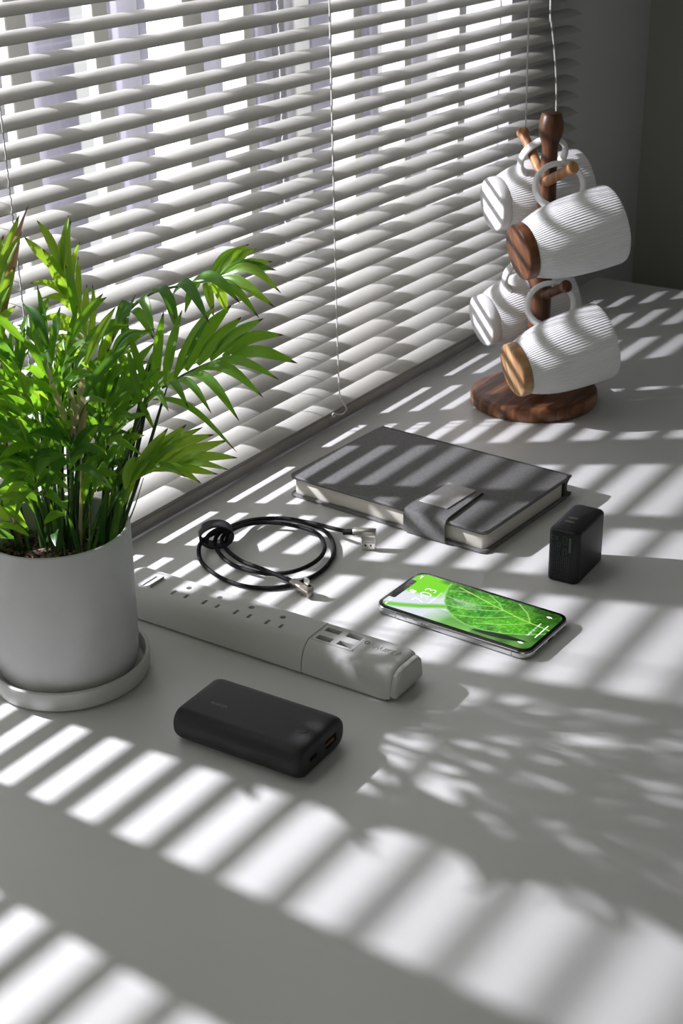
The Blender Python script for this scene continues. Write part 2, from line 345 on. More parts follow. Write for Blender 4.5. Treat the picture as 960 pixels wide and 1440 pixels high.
cordl([(1191.3, 816, 1150), (1191.5, 816, 700), (1191.6, 816, 433), (1192, 816, 300), (1192.8, 816, 173), (1193.6, 816, 100), (1195.4, 816, 43.6), (1200, 816, 30), (1207, 817, 22), (1211, 818, 15.5), (1206, 819.5, 12), (1197, 820.5, 14), (1192, 821, 17), (1190, 822, 15), (1192, 822.5, 12), (1196, 822.5, 12.5)])
cordl([(1600.6, 816, 1150), (1600.8, 816, 600), (1601, 816, 393), (1603, 816, 247), (1603.5, 816, 120), (1604, 817, 40), (1604, 818, 6)], .9)
cordl([(1640, 816, 1150), (1650, 816, 600), (1656, 816, 388), (1661, 816, 362), (1669, 816, 338), (1679, 816, 300), (1684, 816, 255), (1688, 816, 140), (1690, 817, 40), (1692, 818, 6)], .9)

# ------------------------------------------------------------------ palm in its pot
PX, PY = 676.5, 715.0
sc = thing('plant_saucer', 'round white ceramic saucer under the palm pot', 'saucer', (PX, PY, 0))
lathe('dish', [(0, 3.6), (52, 3.6), (56, 4.5), (57.2, 7), (57.4, 15.2), (58, 16.8), (59.4, 17.2), (60.6, 16.4), (61, 15), (60.6, 6), (59.4, 2), (57, .3), (0, .3)], MT['saucer'], sc, 96)
pl = thing('potted_palm', 'bushy green parlour palm in a plain white cylindrical pot beside the blind', 'plant', (PX, PY, 3.8))
zb = 3.8
lathe('pot', [(0, 4.2), (47, 4.2), (49.5, 10), (50.6, 90), (50.9, 117), (51.5, 119.2), (52.8, 120), (54, 119.4), (54.6, 117.5), (54.3, 80), (53.8, 40), (52.8, 14), (51.2, 6), (48, 1.2), (45, 0), (0, 0)], MT['pot'], pl, 96)
bm = bmesh.new(); bmesh.ops.create_grid(bm, x_segments=40, y_segments=40, size=1)
for v in bm.verts:
    x, y = v.co.x, v.co.y; a = max(abs(x), abs(y)); l = math.hypot(x, y) or 1; q = a/l
    x, y = x*q*50.4, y*q*50.4; v.co = (x*S, y*S, (94+3*math.sin(x*.11+1)*math.cos(y*.13)+random.uniform(-1.3, 1.3)-6*(math.hypot(x, y)/50)**6)*S)
me = bpy.data.meshes.new('soil'); bm.to_mesh(me); bm.free(); link('soil', me, MT['soil'], pl)
V = []; F = []
for i in range(620):
    a = random.uniform(0, 2*PI); rr_ = 48*math.sqrt(random.random()); x, y = rr_*math.cos(a), rr_*math.sin(a); s = random.uniform(.7, 2.4) if random.random() < .9 else random.uniform(2.4, 4.2)
    z = 95.5+3*math.sin(x*.11+1)*math.cos(y*.13)+s*.3; b = len(V)
    rt = Matrix.Rotation(random.uniform(0, 6.3), 3, 'Z') @ Matrix.Rotation(random.uniform(-.6, .6), 3, 'X')
    for p in ((-1, -.6, -.3), (1, -.5, -.35), (1.2, .5, -.3), (-.8, .7, -.3), (-.7, -.4, .4), (.8, -.4, .3), (.7, .4, .4), (-.6, .5, .3)):
        q = rt @ (Vector(p)*s*random.uniform(.8, 1.15)); V.append((x+q.x, y+q.y, z+q.z))
    F += [tuple(b+k for k in f) for f in ((3, 2, 1, 0), (4, 5, 6, 7), (0, 1, 5, 4), (1, 2, 6, 5), (2, 3, 7, 6), (3, 0, 4, 7))]
stuff(mk('bark_chips', V, F, MT['bark'], pl))
FR = json.loads('''[["green",[[694.3,702.9,98.0],[707.4,699.2,125.9],[730.2,690.7,165.1],[749.4,684.6,200.8],[752.2,679.3,208.7],[756.7,669.8,214.6],[765.9,656.5,224.1],[777.0,639.8,232.9],[784.7,624.7,237.7]],[[[743.3,667.7,216.5],[759.8,668.7,270.3],9,4],[[748.6,662.5,219.6],[774.9,664.3,268.0],11,4],[[754.2,657.6,223.7],[796.5,652.2,267.8],13,6],[[760.8,652.1,228.6],[803.4,641.9,267.6],13,4],[[766.9,646.2,232.2],[800.5,630.9,261.1],13,4],[[773.1,639.2,234.8],[801.3,611.6,262.9],12,4],[[778.9,632.6,236.9],[801.2,594.3,253.6],11,8],[[782.5,627.6,237.3],[795.6,578.6,236.8],12,8],[[772.4,638.8,232.9],[776.5,581.2,230.0],10,9],[[764.7,646.7,228.9],[762.2,584.7,220.7],10,10],[[758.2,652.8,224.9],[743.2,592.1,208.0],10,14],[[750.9,659.1,219.6],[734.4,609.4,213.2],8,12],[[749.4,660.6,218.7],[730.4,626.3,214.9],8,12],[[740.9,669.2,214.3],[721.9,637.4,213.3],9,10],[[739.7,670.3,213.4],[742.7,690.8,266.7],7,4],[[735.1,675.2,211.2],[729.4,678.1,251.5],6,4],[[735.9,679.9,218.2],[720.4,689.6,249.5],9,8],[[739.8,667.3,210.1],[745.3,597.2,182.5],6,14]]],["lime",[[696.5,699.3,98.0],[704.0,693.2,120.1],[711.8,684.2,139.3],[714.9,675.4,150.5],[718.5,664.0,159.6],[724.4,648.2,167.2],[729.7,631.1,172.4]],[[[700.9,662.1,159.0],[731.4,647.6,195.1],11,4],[[704.4,659.5,162.1],[743.2,640.3,195.3],12,4],[[708.5,656.1,165.2],[749.0,630.1,193.3],12,4],[[712.6,651.5,166.9],[748.1,619.3,190.4],12,4],[[717.3,646.1,168.6],[748.3,607.4,188.4],12,4],[[726.0,636.0,171.6],[744.1,595.9,178.9],9,4],[[722.8,639.9,170.8],[734.1,596.1,173.3],8,4],[[719.0,644.8,170.0],[726.7,599.9,171.9],8,4],[[714.1,650.1,167.8],[716.3,607.1,167.1],9,6],[[711.1,653.5,166.5],[711.8,617.2,171.3],8,6],[[698.6,663.1,156.3],[704.6,656.3,182.0],9,4],[[701.8,661.5,159.9],[718.5,652.2,177.9],10,4]]],["deep",[[693.0,713.9,98.0],[718.6,721.3,156.8],[743.2,725.4,209.9],[755.1,722.9,232.9],[766.7,717.2,251.4],[773.9,712.0,262.8],[784.6,700.3,272.7],[794.1,686.1,277.2],[803.8,670.3,280.3],[812.2,657.4,284.9],[820.8,647.2,292.8]],[[[767.5,703.8,266.9],[731.2,694.4,250.8],9,14],[[768.9,702.8,268.3],[746.7,667.4,257.3],10,12],[[779.2,693.4,275.1],[760.0,658.7,265.6],11,12],[[764.8,704.6,263.2],[752.4,672.9,250.5],9,9],[[789.3,681.9,279.1],[771.2,636.9,263.9],11,13],[[796.1,673.4,280.7],[788.4,622.1,276.3],12,12],[[783.7,688.3,276.9],[770.5,666.1,250.7],10,6],[[800.5,667.6,281.5],[793.7,677.9,258.6],9,6],[[794.5,675.4,280.3],[795.4,692.1,266.8],8,4],[[805.6,661.6,283.3],[833.9,655.3,301.9],9,4],[[808.8,658.0,284.6],[834.5,647.1,304.9],9,4],[[810.6,656.1,285.5],[827.6,621.1,296.9],9,6],[[813.7,653.1,287.3],[825.2,616.4,291.8],9,6],[[811.7,654.4,285.5],[815.0,605.2,279.2],9,10],[[808.4,657.8,283.7],[804.9,603.8,271.6],10,10],[[803.7,662.8,281.4],[796.0,611.3,264.9],9,10],[[816.8,650.8,290.0],[827.5,645.2,302.1],7,4],[[819.6,648.3,291.9],[832.2,639.0,302.8],7,4],[[801.7,665.8,281.5],[814.1,646.1,279.7],9,4],[[806.8,659.8,283.2],[811.2,651.8,258.0],11,4],[[803.3,663.8,281.9],[808.2,663.0,254.3],11,4],[[815.6,651.9,289.1],[820.0,623.1,285.8],8,7]]],["lime",[[692.8,720.9,98.0],[708.9,724.1,136.7],[728.1,727.1,180.7],[741.4,730.8,215.1],[748.4,735.6,239.8],[749.5,743.0,257.4],[749.8,749.8,272.6],[750.6,755.6,287.6]],[[[750.9,757.0,290.0],[754.3,779.9,323.3],8,4],[[749.6,755.0,285.3],[737.8,777.7,315.1],9,4],[[750.8,756.4,289.0],[772.5,764.9,325.4],7,4],[[750.0,755.3,286.2],[773.7,771.5,312.1],7,4],[[748.5,750.7,278.1],[775.4,766.2,320.4],7,4],[[747.4,746.3,271.0],[776.8,761.0,304.8],6,4],[[745.2,737.6,256.8],[772.3,759.5,295.2],6,4],[[744.1,733.3,249.6],[765.0,757.0,326.4],5,4],[[746.7,743.4,266.3],[721.0,759.6,287.5],8,8],[[745.2,737.6,256.8],[721.2,750.7,277.2],8,8],[[743.2,732.7,247.3],[709.7,746.3,263.5],8,9],[[741.5,729.2,240.2],[709.8,740.4,256.6],9,9],[[747.8,747.8,273.4],[738.6,761.0,308.3],9,4],[[746.1,741.9,263.4],[734.1,753.8,298.8],9,4],[[741.1,727.8,237.8],[770.5,746.0,275.9],6,4],[[742.8,731.3,244.9],[771.7,752.9,274.6],7,4],[[739.2,726.6,233.1],[704.4,734.4,251.7],9,10],[[736.0,723.4,223.6],[708.6,733.6,246.3],9,12]]],["lime",[[677.3,746.0,98.0],[685.0,761.8,142.8],[695.0,778.6,192.7],[703.4,789.5,232.6],[709.4,791.5,257.9],[714.3,789.1,275.8]],[[[712.7,789.4,273.5],[745.1,788.0,328.5],10,4],[[708.4,787.9,264.1],[735.5,775.4,320.1],10,4],[[705.0,787.0,257.1],[719.1,771.5,298.4],11,4],[[709.7,789.9,268.8],[740.3,801.6,313.1],9,4],[[702.2,785.3,250.1],[713.0,770.8,286.9],10,4],[[699.0,782.1,240.7],[706.0,760.7,274.4],9,4],[[705.5,792.2,264.2],[722.9,810.7,305.2],9,4]]],["dry",[[674.5,750.5,98.0],[679.3,762.4,139.1],[689.1,771.0,185.0],[698.7,775.5,225.5],[704.8,776.8,256.2]],[[[702.9,775.6,251.5],[751.5,784.0,334.9],6,4],[[704.8,776.8,256.2],[742.5,784.6,320.0],5,4],[[701.6,773.6,246.8],[724.0,780.5,282.6],6,4]]],["tan",[[693.2,709.1,98.0],[686.8,695.8,146.3],[677.8,682.0,189.3]],[[[677.8,682.0,189.3],[688.0,717.4,249.5],6,4],[[677.8,682.0,189.3],[699.5,694.1,241.8],8,4],[[678.4,683.5,192.0],[693.5,705.8,233.6],7,4],[[678.7,681.4,190.1],[689.2,682.4,216.8],8,4],[[678.7,683.7,192.9],[683.9,692.6,224.4],8,4],[[678.6,682.4,191.1],[695.2,696.9,230.5],6,4]]],["green",[[687.1,719.0,98.0],[697.0,725.7,146.7],[701.7,730.2,183.6],[702.2,732.5,210.6],[701.9,731.9,232.6]],[[[701.9,731.9,232.6],[709.3,752.0,269.6],7,4],[[701.5,731.7,231.6],[723.5,755.1,286.5],7,4],[[700.6,729.9,227.9],[723.9,734.1,273.8],7,4],[[699.3,727.9,223.3],[688.1,746.2,260.7],8,8],[[698.0,726.0,218.7],[707.8,705.3,246.3],9,8],[[698.4,727.4,221.0],[678.5,732.9,239.6],8,8],[[696.8,724.0,214.1],[671.2,728.4,221.5],8,10],[[695.5,722.0,209.5],[702.6,689.2,229.6],8,10],[[693.3,719.4,202.5],[659.8,725.6,209.9],9,12],[[692.9,718.0,200.2],[691.1,680.8,211.1],9,12],[[700.2,728.5,225.6],[724.2,750.9,271.1],7,4],[[694.5,721.4,207.2],[687.0,729.4,226.9],8,4]]],["green",[[678.6,732.6,98.0],[685.3,744.0,141.1],[689.4,753.4,177.4],[691.6,757.3,203.7],[691.7,756.2,220.3]],[[[691.7,756.2,220.3],[704.6,776.3,267.0],8,4],[[690.8,755.7,218.0],[704.6,773.0,251.4],8,4],[[689.5,753.7,213.4],[710.9,759.0,257.4],8,4],[[688.5,753.1,211.0],[677.5,768.3,233.4],9,8],[[687.2,751.1,206.4],[696.8,730.9,234.3],9,8],[[685.9,749.1,201.7],[666.5,756.8,212.1],9,10],[[683.7,746.5,194.7],[691.9,719.0,211.2],9,10],[[681.5,743.9,187.7],[655.5,745.5,191.0],9,12],[[679.8,740.5,180.7],[680.8,707.8,190.2],9,10],[[690.4,754.2,215.7],[710.0,752.5,248.0],8,4],[[691.3,756.0,219.4],[707.5,767.2,261.3],6,4]]],["deep",[[689.9,714.5,98.0],[689.9,709.0,141.9],[683.3,699.3,169.2],[674.1,689.0,191.2]],[[[673.8,688.8,190.3],[648.7,701.2,208.2],9,8],[[673.8,688.8,190.3],[666.9,703.8,219.9],9,6],[[672.6,687.5,186.7],[689.9,660.2,207.8],9,6],[[671.7,686.9,184.5],[676.6,656.7,192.1],9,10],[[670.2,685.4,180.0],[640.3,698.8,190.6],9,8],[[668.4,684.3,175.5],[666.2,649.1,176.4],8,8],[[671.1,686.0,182.2],[635.1,679.9,170.4],9,10],[[674.1,689.0,191.2],[686.8,696.8,222.7],8,4],[[674.1,689.0,191.2],[694.2,685.7,222.4],8,4],[[667.5,683.7,173.2],[636.0,690.4,172.9],8,4]]],["green",[[702.8,698.0,98.0],[715.6,697.8,140.4],[723.1,700.5,176.8],[725.3,702.8,203.5]],[[[725.3,702.8,203.5],[731.2,721.6,236.4],8,4],[[725.3,702.8,203.5],[747.9,704.6,245.3],8,4],[[723.7,701.2,198.8],[739.7,676.2,220.4],8,8],[[722.7,700.6,196.4],[706.9,714.7,220.7],8,8],[[720.5,698.0,189.4],[725.5,669.4,199.1],8,8],[[718.6,696.9,184.8],[692.0,707.2,197.3],8,8],[[716.4,694.3,177.7],[714.2,658.5,178.0],7,8],[[713.6,692.5,170.7],[686.0,700.5,178.9],8,8],[[724.9,702.5,202.5],[747.5,717.7,248.6],7,4]]],["green",[[687.2,730.0,98.0],[676.1,725.5,132.0],[663.4,715.1,156.4],[651.7,702.8,180.2]],[[[651.3,702.6,179.3],[635.7,717.6,193.4],9,6],[[651.3,702.6,179.3],[654.7,721.0,207.2],9,4],[[650.2,701.3,175.7],[661.6,679.0,192.6],9,6],[[648.6,699.8,171.2],[625.5,714.2,171.3],9,8],[[648.6,699.8,171.2],[654.1,671.5,170.4],9,8],[[647.4,697.9,166.7],[623.4,698.6,149.0],8,8],[[651.7,702.8,180.2],[664.8,709.8,211.4],9,4],[[646.5,697.3,164.5],[647.4,670.3,157.1],8,6],[[651.0,702.4,178.4],[671.3,696.3,206.7],8,4]]],["lime",[[670.2,746.2,98.0],[649.0,733.8,135.1],[628.2,714.6,164.8]],[[[628.2,714.6,164.8],[635.3,694.4,164.7],8,2],[[628.2,714.6,164.8],[618.7,724.4,171.5],8,4],[[628.6,717.7,169.3],[633.4,729.4,191.6],8,4],[[627.8,711.5,160.3],[647.7,700.6,182.2],8,4]]],["deep",[[694.4,711.6,98.0],[709.9,711.1,133.6],[721.8,711.3,163.6],[728.3,711.3,183.9]],[[[728.3,711.3,183.9],[752.3,707.7,221.5],8,4],[[728.0,711.1,183.0],[737.7,729.4,222.0],8,4],[[724.9,710.5,176.9],[748.6,693.1,197.7],8,6],[[723.7,710.3,174.5],[720.0,733.8,196.2],8,6],[[721.5,709.6,169.8],[736.1,687.4,180.7],8,8],[[718.0,708.7,162.7],[705.2,729.5,176.9],8,8],[[713.1,708.1,153.3],[724.7,686.5,159.5],8,8]]],["green",[[685.8,732.3,98.0],[696.0,740.6,132.0],[704.5,743.8,156.9],[714.1,745.3,181.7],[724.7,741.2,201.6]],[[[724.7,741.2,201.6],[745.9,741.9,239.5],8,4],[[723.2,741.5,199.2],[729.3,762.5,235.2],8,4],[[721.6,741.8,196.9],[747.0,724.1,220.1],8,6],[[720.1,742.0,194.5],[715.8,766.6,216.3],8,6],[[717.0,742.6,189.8],[730.1,724.7,203.1],8,8],[[715.5,742.9,187.4],[702.0,762.7,199.2],8,8],[[724.7,741.2,201.6],[743.9,757.4,242.9],7,4],[[724.7,741.2,201.6],[749.8,732.0,234.5],8,4]]]]''')
ST = json.loads('''[[[697.0,732.3,98.0],[719.6,747.6,156.1],[735.2,762.2,221.8],1.5],[[709.9,704.3,98.0],[733.9,713.7,151.3],[746.9,707.1,214.8],1.63],[[708.1,697.8,98.0],[742.4,696.7,156.8],[775.7,698.3,216.8],1.55],[[704.4,690.7,98.0],[723.8,694.7,136.7],[730.5,686.3,180.4],0.79],[[694.8,679.7,98.0],[732.7,675.2,159.1],[762.9,672.4,213.7],1.55],[[702.6,716.8,98.0],[723.6,724.3,143.8],[735.1,727.3,197.5],0.74],[[680.8,731.1,98.0],[692.7,751.4,143.2],[693.5,768.4,191.4],0.9],[[694.6,716.6,98.0],[716.7,730.9,153.8],[743.7,746.5,208.4],1.26],[[698.2,683.4,98.0],[724.5,697.7,161.2],[750.2,707.6,219.0],1.03],[[673.7,714.4,98.0],[685.9,732.3,140.9],[702.3,760.0,171.7],1.66],[[681.5,734.0,98.0],[692.2,745.6,130.8],[710.3,767.1,158.3],1.52],[[690.4,721.6,98.0],[713.4,740.6,161.0],[746.8,766.9,219.5],0.71],[[685.4,735.8,98.0],[705.1,749.5,148.9],[708.1,753.6,208.7],1.12],[[680.2,718.3,98.0],[701.0,742.3,163.2],[710.8,746.9,230.5],1.19],[[678.9,714.0,98.0],[694.2,732.8,147.3],[698.3,749.1,194.3],1.18],[[692.4,727.4,98.0],[707.9,744.5,145.6],[728.9,772.9,191.6],1.2],[[686.6,737.9,98.0],[702.8,762.5,155.8],[729.0,790.6,212.5],0.75],[[695.0,679.8,98.0],[729.4,676.3,154.2],[759.4,675.4,202.9],1.44],[[682.8,699.4,98.0],[695.2,710.1,132.5],[713.8,725.0,155.0],1.36],[[698.1,690.9,98.0],[724.3,692.1,145.4],[752.5,691.2,188.0],1.62],[[701.5,684.2,98.0],[720.5,678.9,125.0],[718.6,663.2,157.4],0.83],[[702.3,684.8,98.0],[738.1,686.1,162.3],[768.1,689.1,223.7],1.63],[[675.4,712.9,98.0],[706.9,729.2,172.8],[719.8,732.6,247.2],1.48],[[699.9,686.8,98.0],[735.6,687.2,161.0],[758.6,683.0,224.0],1.47],[[690.0,707.9,98.0],[718.1,725.6,168.4],[738.7,742.5,237.7],1.31],[[695.6,738.5,98.0],[709.9,750.5,137.5],[729.8,773.2,179.5],0.79],[[701.7,713.4,98.0],[727.2,719.9,150.4],[746.5,728.0,207.1],0.8],[[683.7,728.8,98.0],[699.0,744.5,143.7],[718.3,769.4,185.4],0.77],[[706.6,692.6,98.0],[720.9,696.6,127.8],[742.1,701.2,154.3],1.57],[[682.7,723.2,98.0],[703.3,739.3,153.3],[729.0,764.7,202.6],0.71],[[688.2,718.2,98.0],[699.9,731.6,134.6],[698.5,726.9,178.1],1.55],[[684.5,711.3,98.0],[701.8,722.1,141.3],[718.4,729.4,180.6],1.61],[[684.9,703.4,98.0],[698.0,712.0,131.3],[709.0,718.2,159.0],0.84],[[712.5,706.2,98.0],[742.5,711.6,157.0],[758.6,708.6,226.8],0.88],[[702.0,686.9,98.0],[730.4,691.6,153.4],[743.3,680.7,212.9],1.64],[[696.5,736.2,98.0],[712.9,754.4,148.5],[712.2,761.6,212.8],1.53],[[700.0,692.5,98.0],[735.8,693.5,162.0],[766.4,691.1,224.9],1.64],[[696.4,692.3,98.0],[719.8,692.9,139.8],[744.2,696.6,175.7],1.53],[[677.3,708.5,98.0],[692.3,726.3,145.5],[707.8,742.3,184.6],0.93],[[690.9,719.6,98.0],[703.0,724.1,124.5],[706.9,725.7,154.5],0.98],[[685.7,708.3,98.0],[702.7,723.2,145.6],[718.8,735.1,189.0],1.65],[[684.3,691.3,98.0],[696.8,698.8,128.9],[713.1,712.8,146.6],1.01],[[671.3,718.5,98.0],[677.8,735.7,130.0],[688.0,751.4,152.3],0.94],[[682.8,713.9,98.0],[694.0,727.2,133.6],[698.4,742.0,166.4],0.96],[[698.9,712.2,98.0],[723.3,732.6,165.2],[737.4,734.7,239.7],1.69],[[683.1,715.0,98.0],[697.3,726.0,136.0],[716.0,748.7,165.3],1.42]]''')
def lp(p): return Vector((p[0]-PX, p[1]-PY, p[2]-zb))
def blade(B, T, w, droop, kind, parent, seg=9, bag=None):
    d = T-B; L = d.length; dn = d.normalized()
    n0 = (Vector((-.74, -.51, .7)) + Vector((random.uniform(-.45, .45), random.uniform(-.45, .45), random.uniform(-.35, .35)))).normalized()
    side = dn.cross(n0)
    if side.length < .2: side = dn.orthogonal()
    side.normalize(); up = side.cross(dn).normalized()
    if up.z < 0: up = -up
    V = []; UV = []; F = []; tw = random.uniform(-.35, .35); bend = random.uniform(-.05, .05)*L
    for i in range(seg+1):
        t = i/seg; c = B + d*t + Vector((0, 0, 1))*(droop*1.1*math.sin(PI*t)*(1-.3*t)) + side*bend*math.sin(PI*t)
        wd = w*.40*(min(1, (t+.06)/.30)**.8)*(1-max(0, (t-.45)/.55)**1.9)
        if i == seg: wd = w*.02
        s2 = (side*math.cos(tw*t)+up*math.sin(tw*t)); u2 = (up*math.cos(tw*t)-side*math.sin(tw*t))
        for q in (-1, -.5, 0, .5, 1): V.append(tuple(c + s2*wd*q + u2*(abs(q)*wd*.28 + (.12*wd if abs(q) == .5 else 0)))); UV.append((q*.5+.5, t))
    for i in range(seg):
        for k in range(4): a = i*5+k; F.append((a, a+1, a+6, a+5))
    if bag is not None: bag.append((V, F, UV)); return
    return mk('leaflet', V, F, LEAF[kind], parent, True, UV)
for kind, stem, leaves in FR:
    P = spline([lp(p) for p in stem], 5); n = len(P)
    P[0].z = min(P[0].z, 92)
    rad = [1.9*(1-.72*i/(n-1)) for i in range(n)]
    fr = tube('frond', P, rad, MT['stem'] if kind not in ('tan', 'dry') else LEAF[kind], pl, 7)
    for B, T, w, dr in leaves:
        j_ = leaves.index([B, T, w, dr]); kk = kind
        if kind == 'deep' and len(leaves) > 20: kk = 'lime' if j_ > 8 and j_ % 3 else ('green' if j_ % 2 else 'deep')
        blade(lp(B), lp(T), w, dr, kk, fr)
for b, m_, e, r in ST:
    P = spline([lp(b), lp(m_), lp(e)], 5); P[0].z = 91
    tube('stem', P, [r*(1-.6*i/(len(P)-1)) for i in range(len(P))], MT['stemdark'] if r > 1.1 else MT['stem'], pl, 6)
# sheaths and short young blades that thicken the base of the clump
for i in range(30):
    b, m_, e, r = ST[i]; B = lp(b); B.z = 92; T = lp(m_)*.75+B*.25; T += Vector((random.uniform(-12, 12), random.uniform(-12, 12), random.uniform(-10, 25)))
    blade(B, T, random.uniform(4, 7), 2, random.choice(['deep', 'green', 'deep']), pl)
for i in range(26):
    b, m_, e, r = ST[(i*5+3) % 46]; M0 = lp(m_); E0 = lp(e); B = M0*.4+E0*.6
    T = E0 + Vector((random.uniform(-32, 30), random.uniform(-30, 22), random.uniform(0, 30)))
    if T.y > 80: T.y = 80
    blade(B, T, random.uniform(5, 8), random.uniform(3, 8), random.choice(['green', 'lime', 'deep']), pl)

bag = []  # leaflets added to deepen the palm's dappled shadow on the table
for i in range(205):
    if i >= 165: x, y, z = random.uniform(655, 745), random.uniform(690, 745), random.uniform(140, 215)
    elif i < 84 or i > 120: x, y, z = random.uniform(630, 742), random.uniform(680, 762), random.uniform(115, 265)
    else: x, y, z = random.uniform(628, 690), random.uniform(690, 745), random.uniform(180, 250)
    a = math.atan2(y-715, x-690)+random.uniform(-.9, .9); l = random.uniform(26, 44)
    B = lp((x, y, z)); T = B + Vector((l*math.cos(a), l*math.sin(a)*.8, random.uniform(2, 42)))
    T.y = min(T.y, 85)
    blade(B, T, random.uniform(6.5, 10), random.uniform(3, 7), random.choice(['green', 'lime', 'deep', 'green']), pl, 9, bag if i >= 85 else None)

V, F = join([(v, f) for v, f, u in bag]); stuff(mk('inner_leaflets', V, F, LEAF['green'], pl, True, [q for v, f, u in bag for q in u]))

# ------------------------------------------------------------------ mug rack
rk = thing('mug_rack', 'dark walnut mug tree with round base, knobbed post and four pegs', 'mug rack', (1374, 677, 0))
fb = lambda a: 1+.03*math.cos(2*a+.6)+.012*math.cos(3*a)
lathe('base', [(0, .2), (66, .2), (68.5, 1.6), (69.5, 4), (69.5, 11), (68.5, 13.6), (66.5, 14.8), (62, 15.2), (0, 15.2)], MT['walnut2'], rk, 80, 30, 0, 0, fb)
lathe('post', [(0, 15), (12.8, 15), (12.6, 24), (11.6, 110), (10.6, 200), (8.6, 255), (8.3, 278), (9.2, 283), (11.6, 289), (12.8, 296), (12.6, 303), (11.2, 309), (10.6, 311), (9.6, 312.4), (0, 312.8)], MT['walnut'], rk, 40)
for v in rk.children[-1].data.vertices: k_ = max(0, v.co.z-.015)/.298; v.co.x += .0036*k_; v.co.y -= .0052*k_
pegs = [((-25, -45.5), 243, 267, 'peg'), ((30, 42), 250, 286, 'peg'), ((-23, -44), 121, 143.5, 'walnut'), ((30, 42), 126, 162, 'peg')]
for (dx, dy), za, zb_, k in pegs:
    a = Vector((dx*.1, dy*.1, za)); b = Vector((dx, dy, zb_)); d = (b-a).normalized()
    tube('peg', [a, b-d*9, b-d*6, b-d*4.5, b-d*1, b], [5.4, 5.0, 5.2, 6.6, 6.6, 5.6], MT[k], rk, 16)

# ------------------------------------------------------------------ mugs: local z = axis from foot to rim, +x = handle side
HM = 106.0
prof = [(0, 11.2), (27.0, 11.2), (28.6, 12), (31, 18), (34.5, 28), (37.6, 41), (39.6, 56), (40.7, 72), (41.1, 90), (40.9, 103), (40.3, 105.6), (39.4, 106), (38.6, 105.4), (38.6, 100), (38.3, 72), (36.4, 50), (32, 30), (26, 18), (18, 15), (0, 14.6)]
def dense(p):
    out = []
    for i in range(len(p)-1):
        (r0, z0), (r1, z1) = p[i], p[i+1]; n = max(1, int(math.hypot(r1-r0, z1-z0)/6)) if i < 11 else 1
        for k in range(n): out.append((r0+(r1-r0)*k/n, z0+(z1-z0)*k/n))
    return out+[p[-1]]
# smooth outer wall through a spline
ow = [Vector((r, 0, z)) for r, z in prof[2:10]]; ow = [(v.x, v.z) for v in spline(ow, 4)]
prof2 = prof[:2] + ow + prof[10:]
mm = mat('ribbed_white_ceramic', (.88, .88, .89), .24, spec=.5)
tc = nd(mm, 'ShaderNodeTexCoord'); sx_ = nd(mm, 'ShaderNodeSeparateXYZ'); lk(mm, tc.outputs['Object'], sx_.inputs[0])
at = nd(mm, 'ShaderNodeMath', operation='ARCTAN2'); lk(mm, sx_.outputs['Y'], at.inputs[0]); lk(mm, sx_.outputs['X'], at.inputs[1])
ml = nd(mm, 'ShaderNodeMath', operation='MULTIPLY'); ml.inputs[1].default_value = 88; lk(mm, at.outputs[0], ml.inputs[0])
sn = nd(mm, 'ShaderNodeMath', operation='SINE'); lk(mm, ml.outputs[0], sn.inputs[0])
bp = nd(mm, 'ShaderNodeBump'); bp.inputs['Strength'].default_value = .55; bp.inputs['Distance'].default_value = .0007; lk(mm, sn.outputs[0], bp.inputs['Height']); lk(mm, bp.outputs[0], bs(mm).inputs['Normal'])
def mug_parts(parent, capmat, hz):
    lathe('body', prof2, mm, parent, 96, 40)
    lathe('foot', [(0, 0), (26.6, 0), (28.2, .9), (28.8, 2.2), (29, 10.2), (28.4, 11.4), (0, 11.4)], capmat, parent, 64, 40)
    P = []; W = []
    for i in range(25):
        a = R(-132+264*i/24); P.append(Vector((52.5+23*math.cos(a), 0, hz+25.5*math.sin(a)*1.02)))
    rings = []
    for i, p in enumerate(P):
        t = (P[min(i+1, 24)]-P[max(i-1, 0)]).normalized(); nn = Vector((t.z, 0, -t.x)); ends = abs(i-12)/12; wy = 4.6+1.2*ends**4; wn = 2.9+1.0*ends**6
        rings.append([tuple(p+Vector((0, 1, 0))*wy*math.cos(2*PI*k/14)+nn*wn*math.sin(2*PI*k/14)) for k in range(14)])
    loft('handle', rings, MT['ceramic'], parent, 50)
mugs = [('white ribbed mug with reddish wooden foot hanging at upper right of the rack', 'walnut2', (1293.1, 662.3, 187.9), (1381.6, 593.4, 209.0), (1352.9, 646.0, 245.2)),
        ('white ribbed mug with pale two-tone wooden foot hanging low in front of the rack', 'acacia', (1293.5, 664.9, 61.7), (1383.5, 595.6, 85.0), (1350.8, 653.5, 120.5)),
        ('all-white ribbed mug hanging behind the post at the top of the rack', 'ceramic', (1379.4, 740.3, 209.8), (1465.8, 677, 219.6), (1400.3, 697.1, 258.0)),
        ('all-white ribbed mug hanging low behind the post nearest the blind', 'ceramic', (1374.6, 747.4, 79.8), (1465.8, 684.2, 98.3), (1397.8, 706, 134.3))]
for lab, cm, B, Rm, H in mugs:
    B, Rm, H = Vector(B), Vector(Rm), Vector(H); z = (Rm-B).normalized(); x = (H-B) - z*(H-B).dot(z); x.normalize(); y = z.cross(x)
    e = thing('mug', lab, 'mug', (0, 0, 0), 0, 'mugs hanging on the wooden rack')
    mw = Matrix((x, y, z)).transposed().to_4x4(); mw.translation = B*S; e.matrix_world = mw
    mug_parts(e, MT[cm], 52 if cm == 'ceramic' else 65)

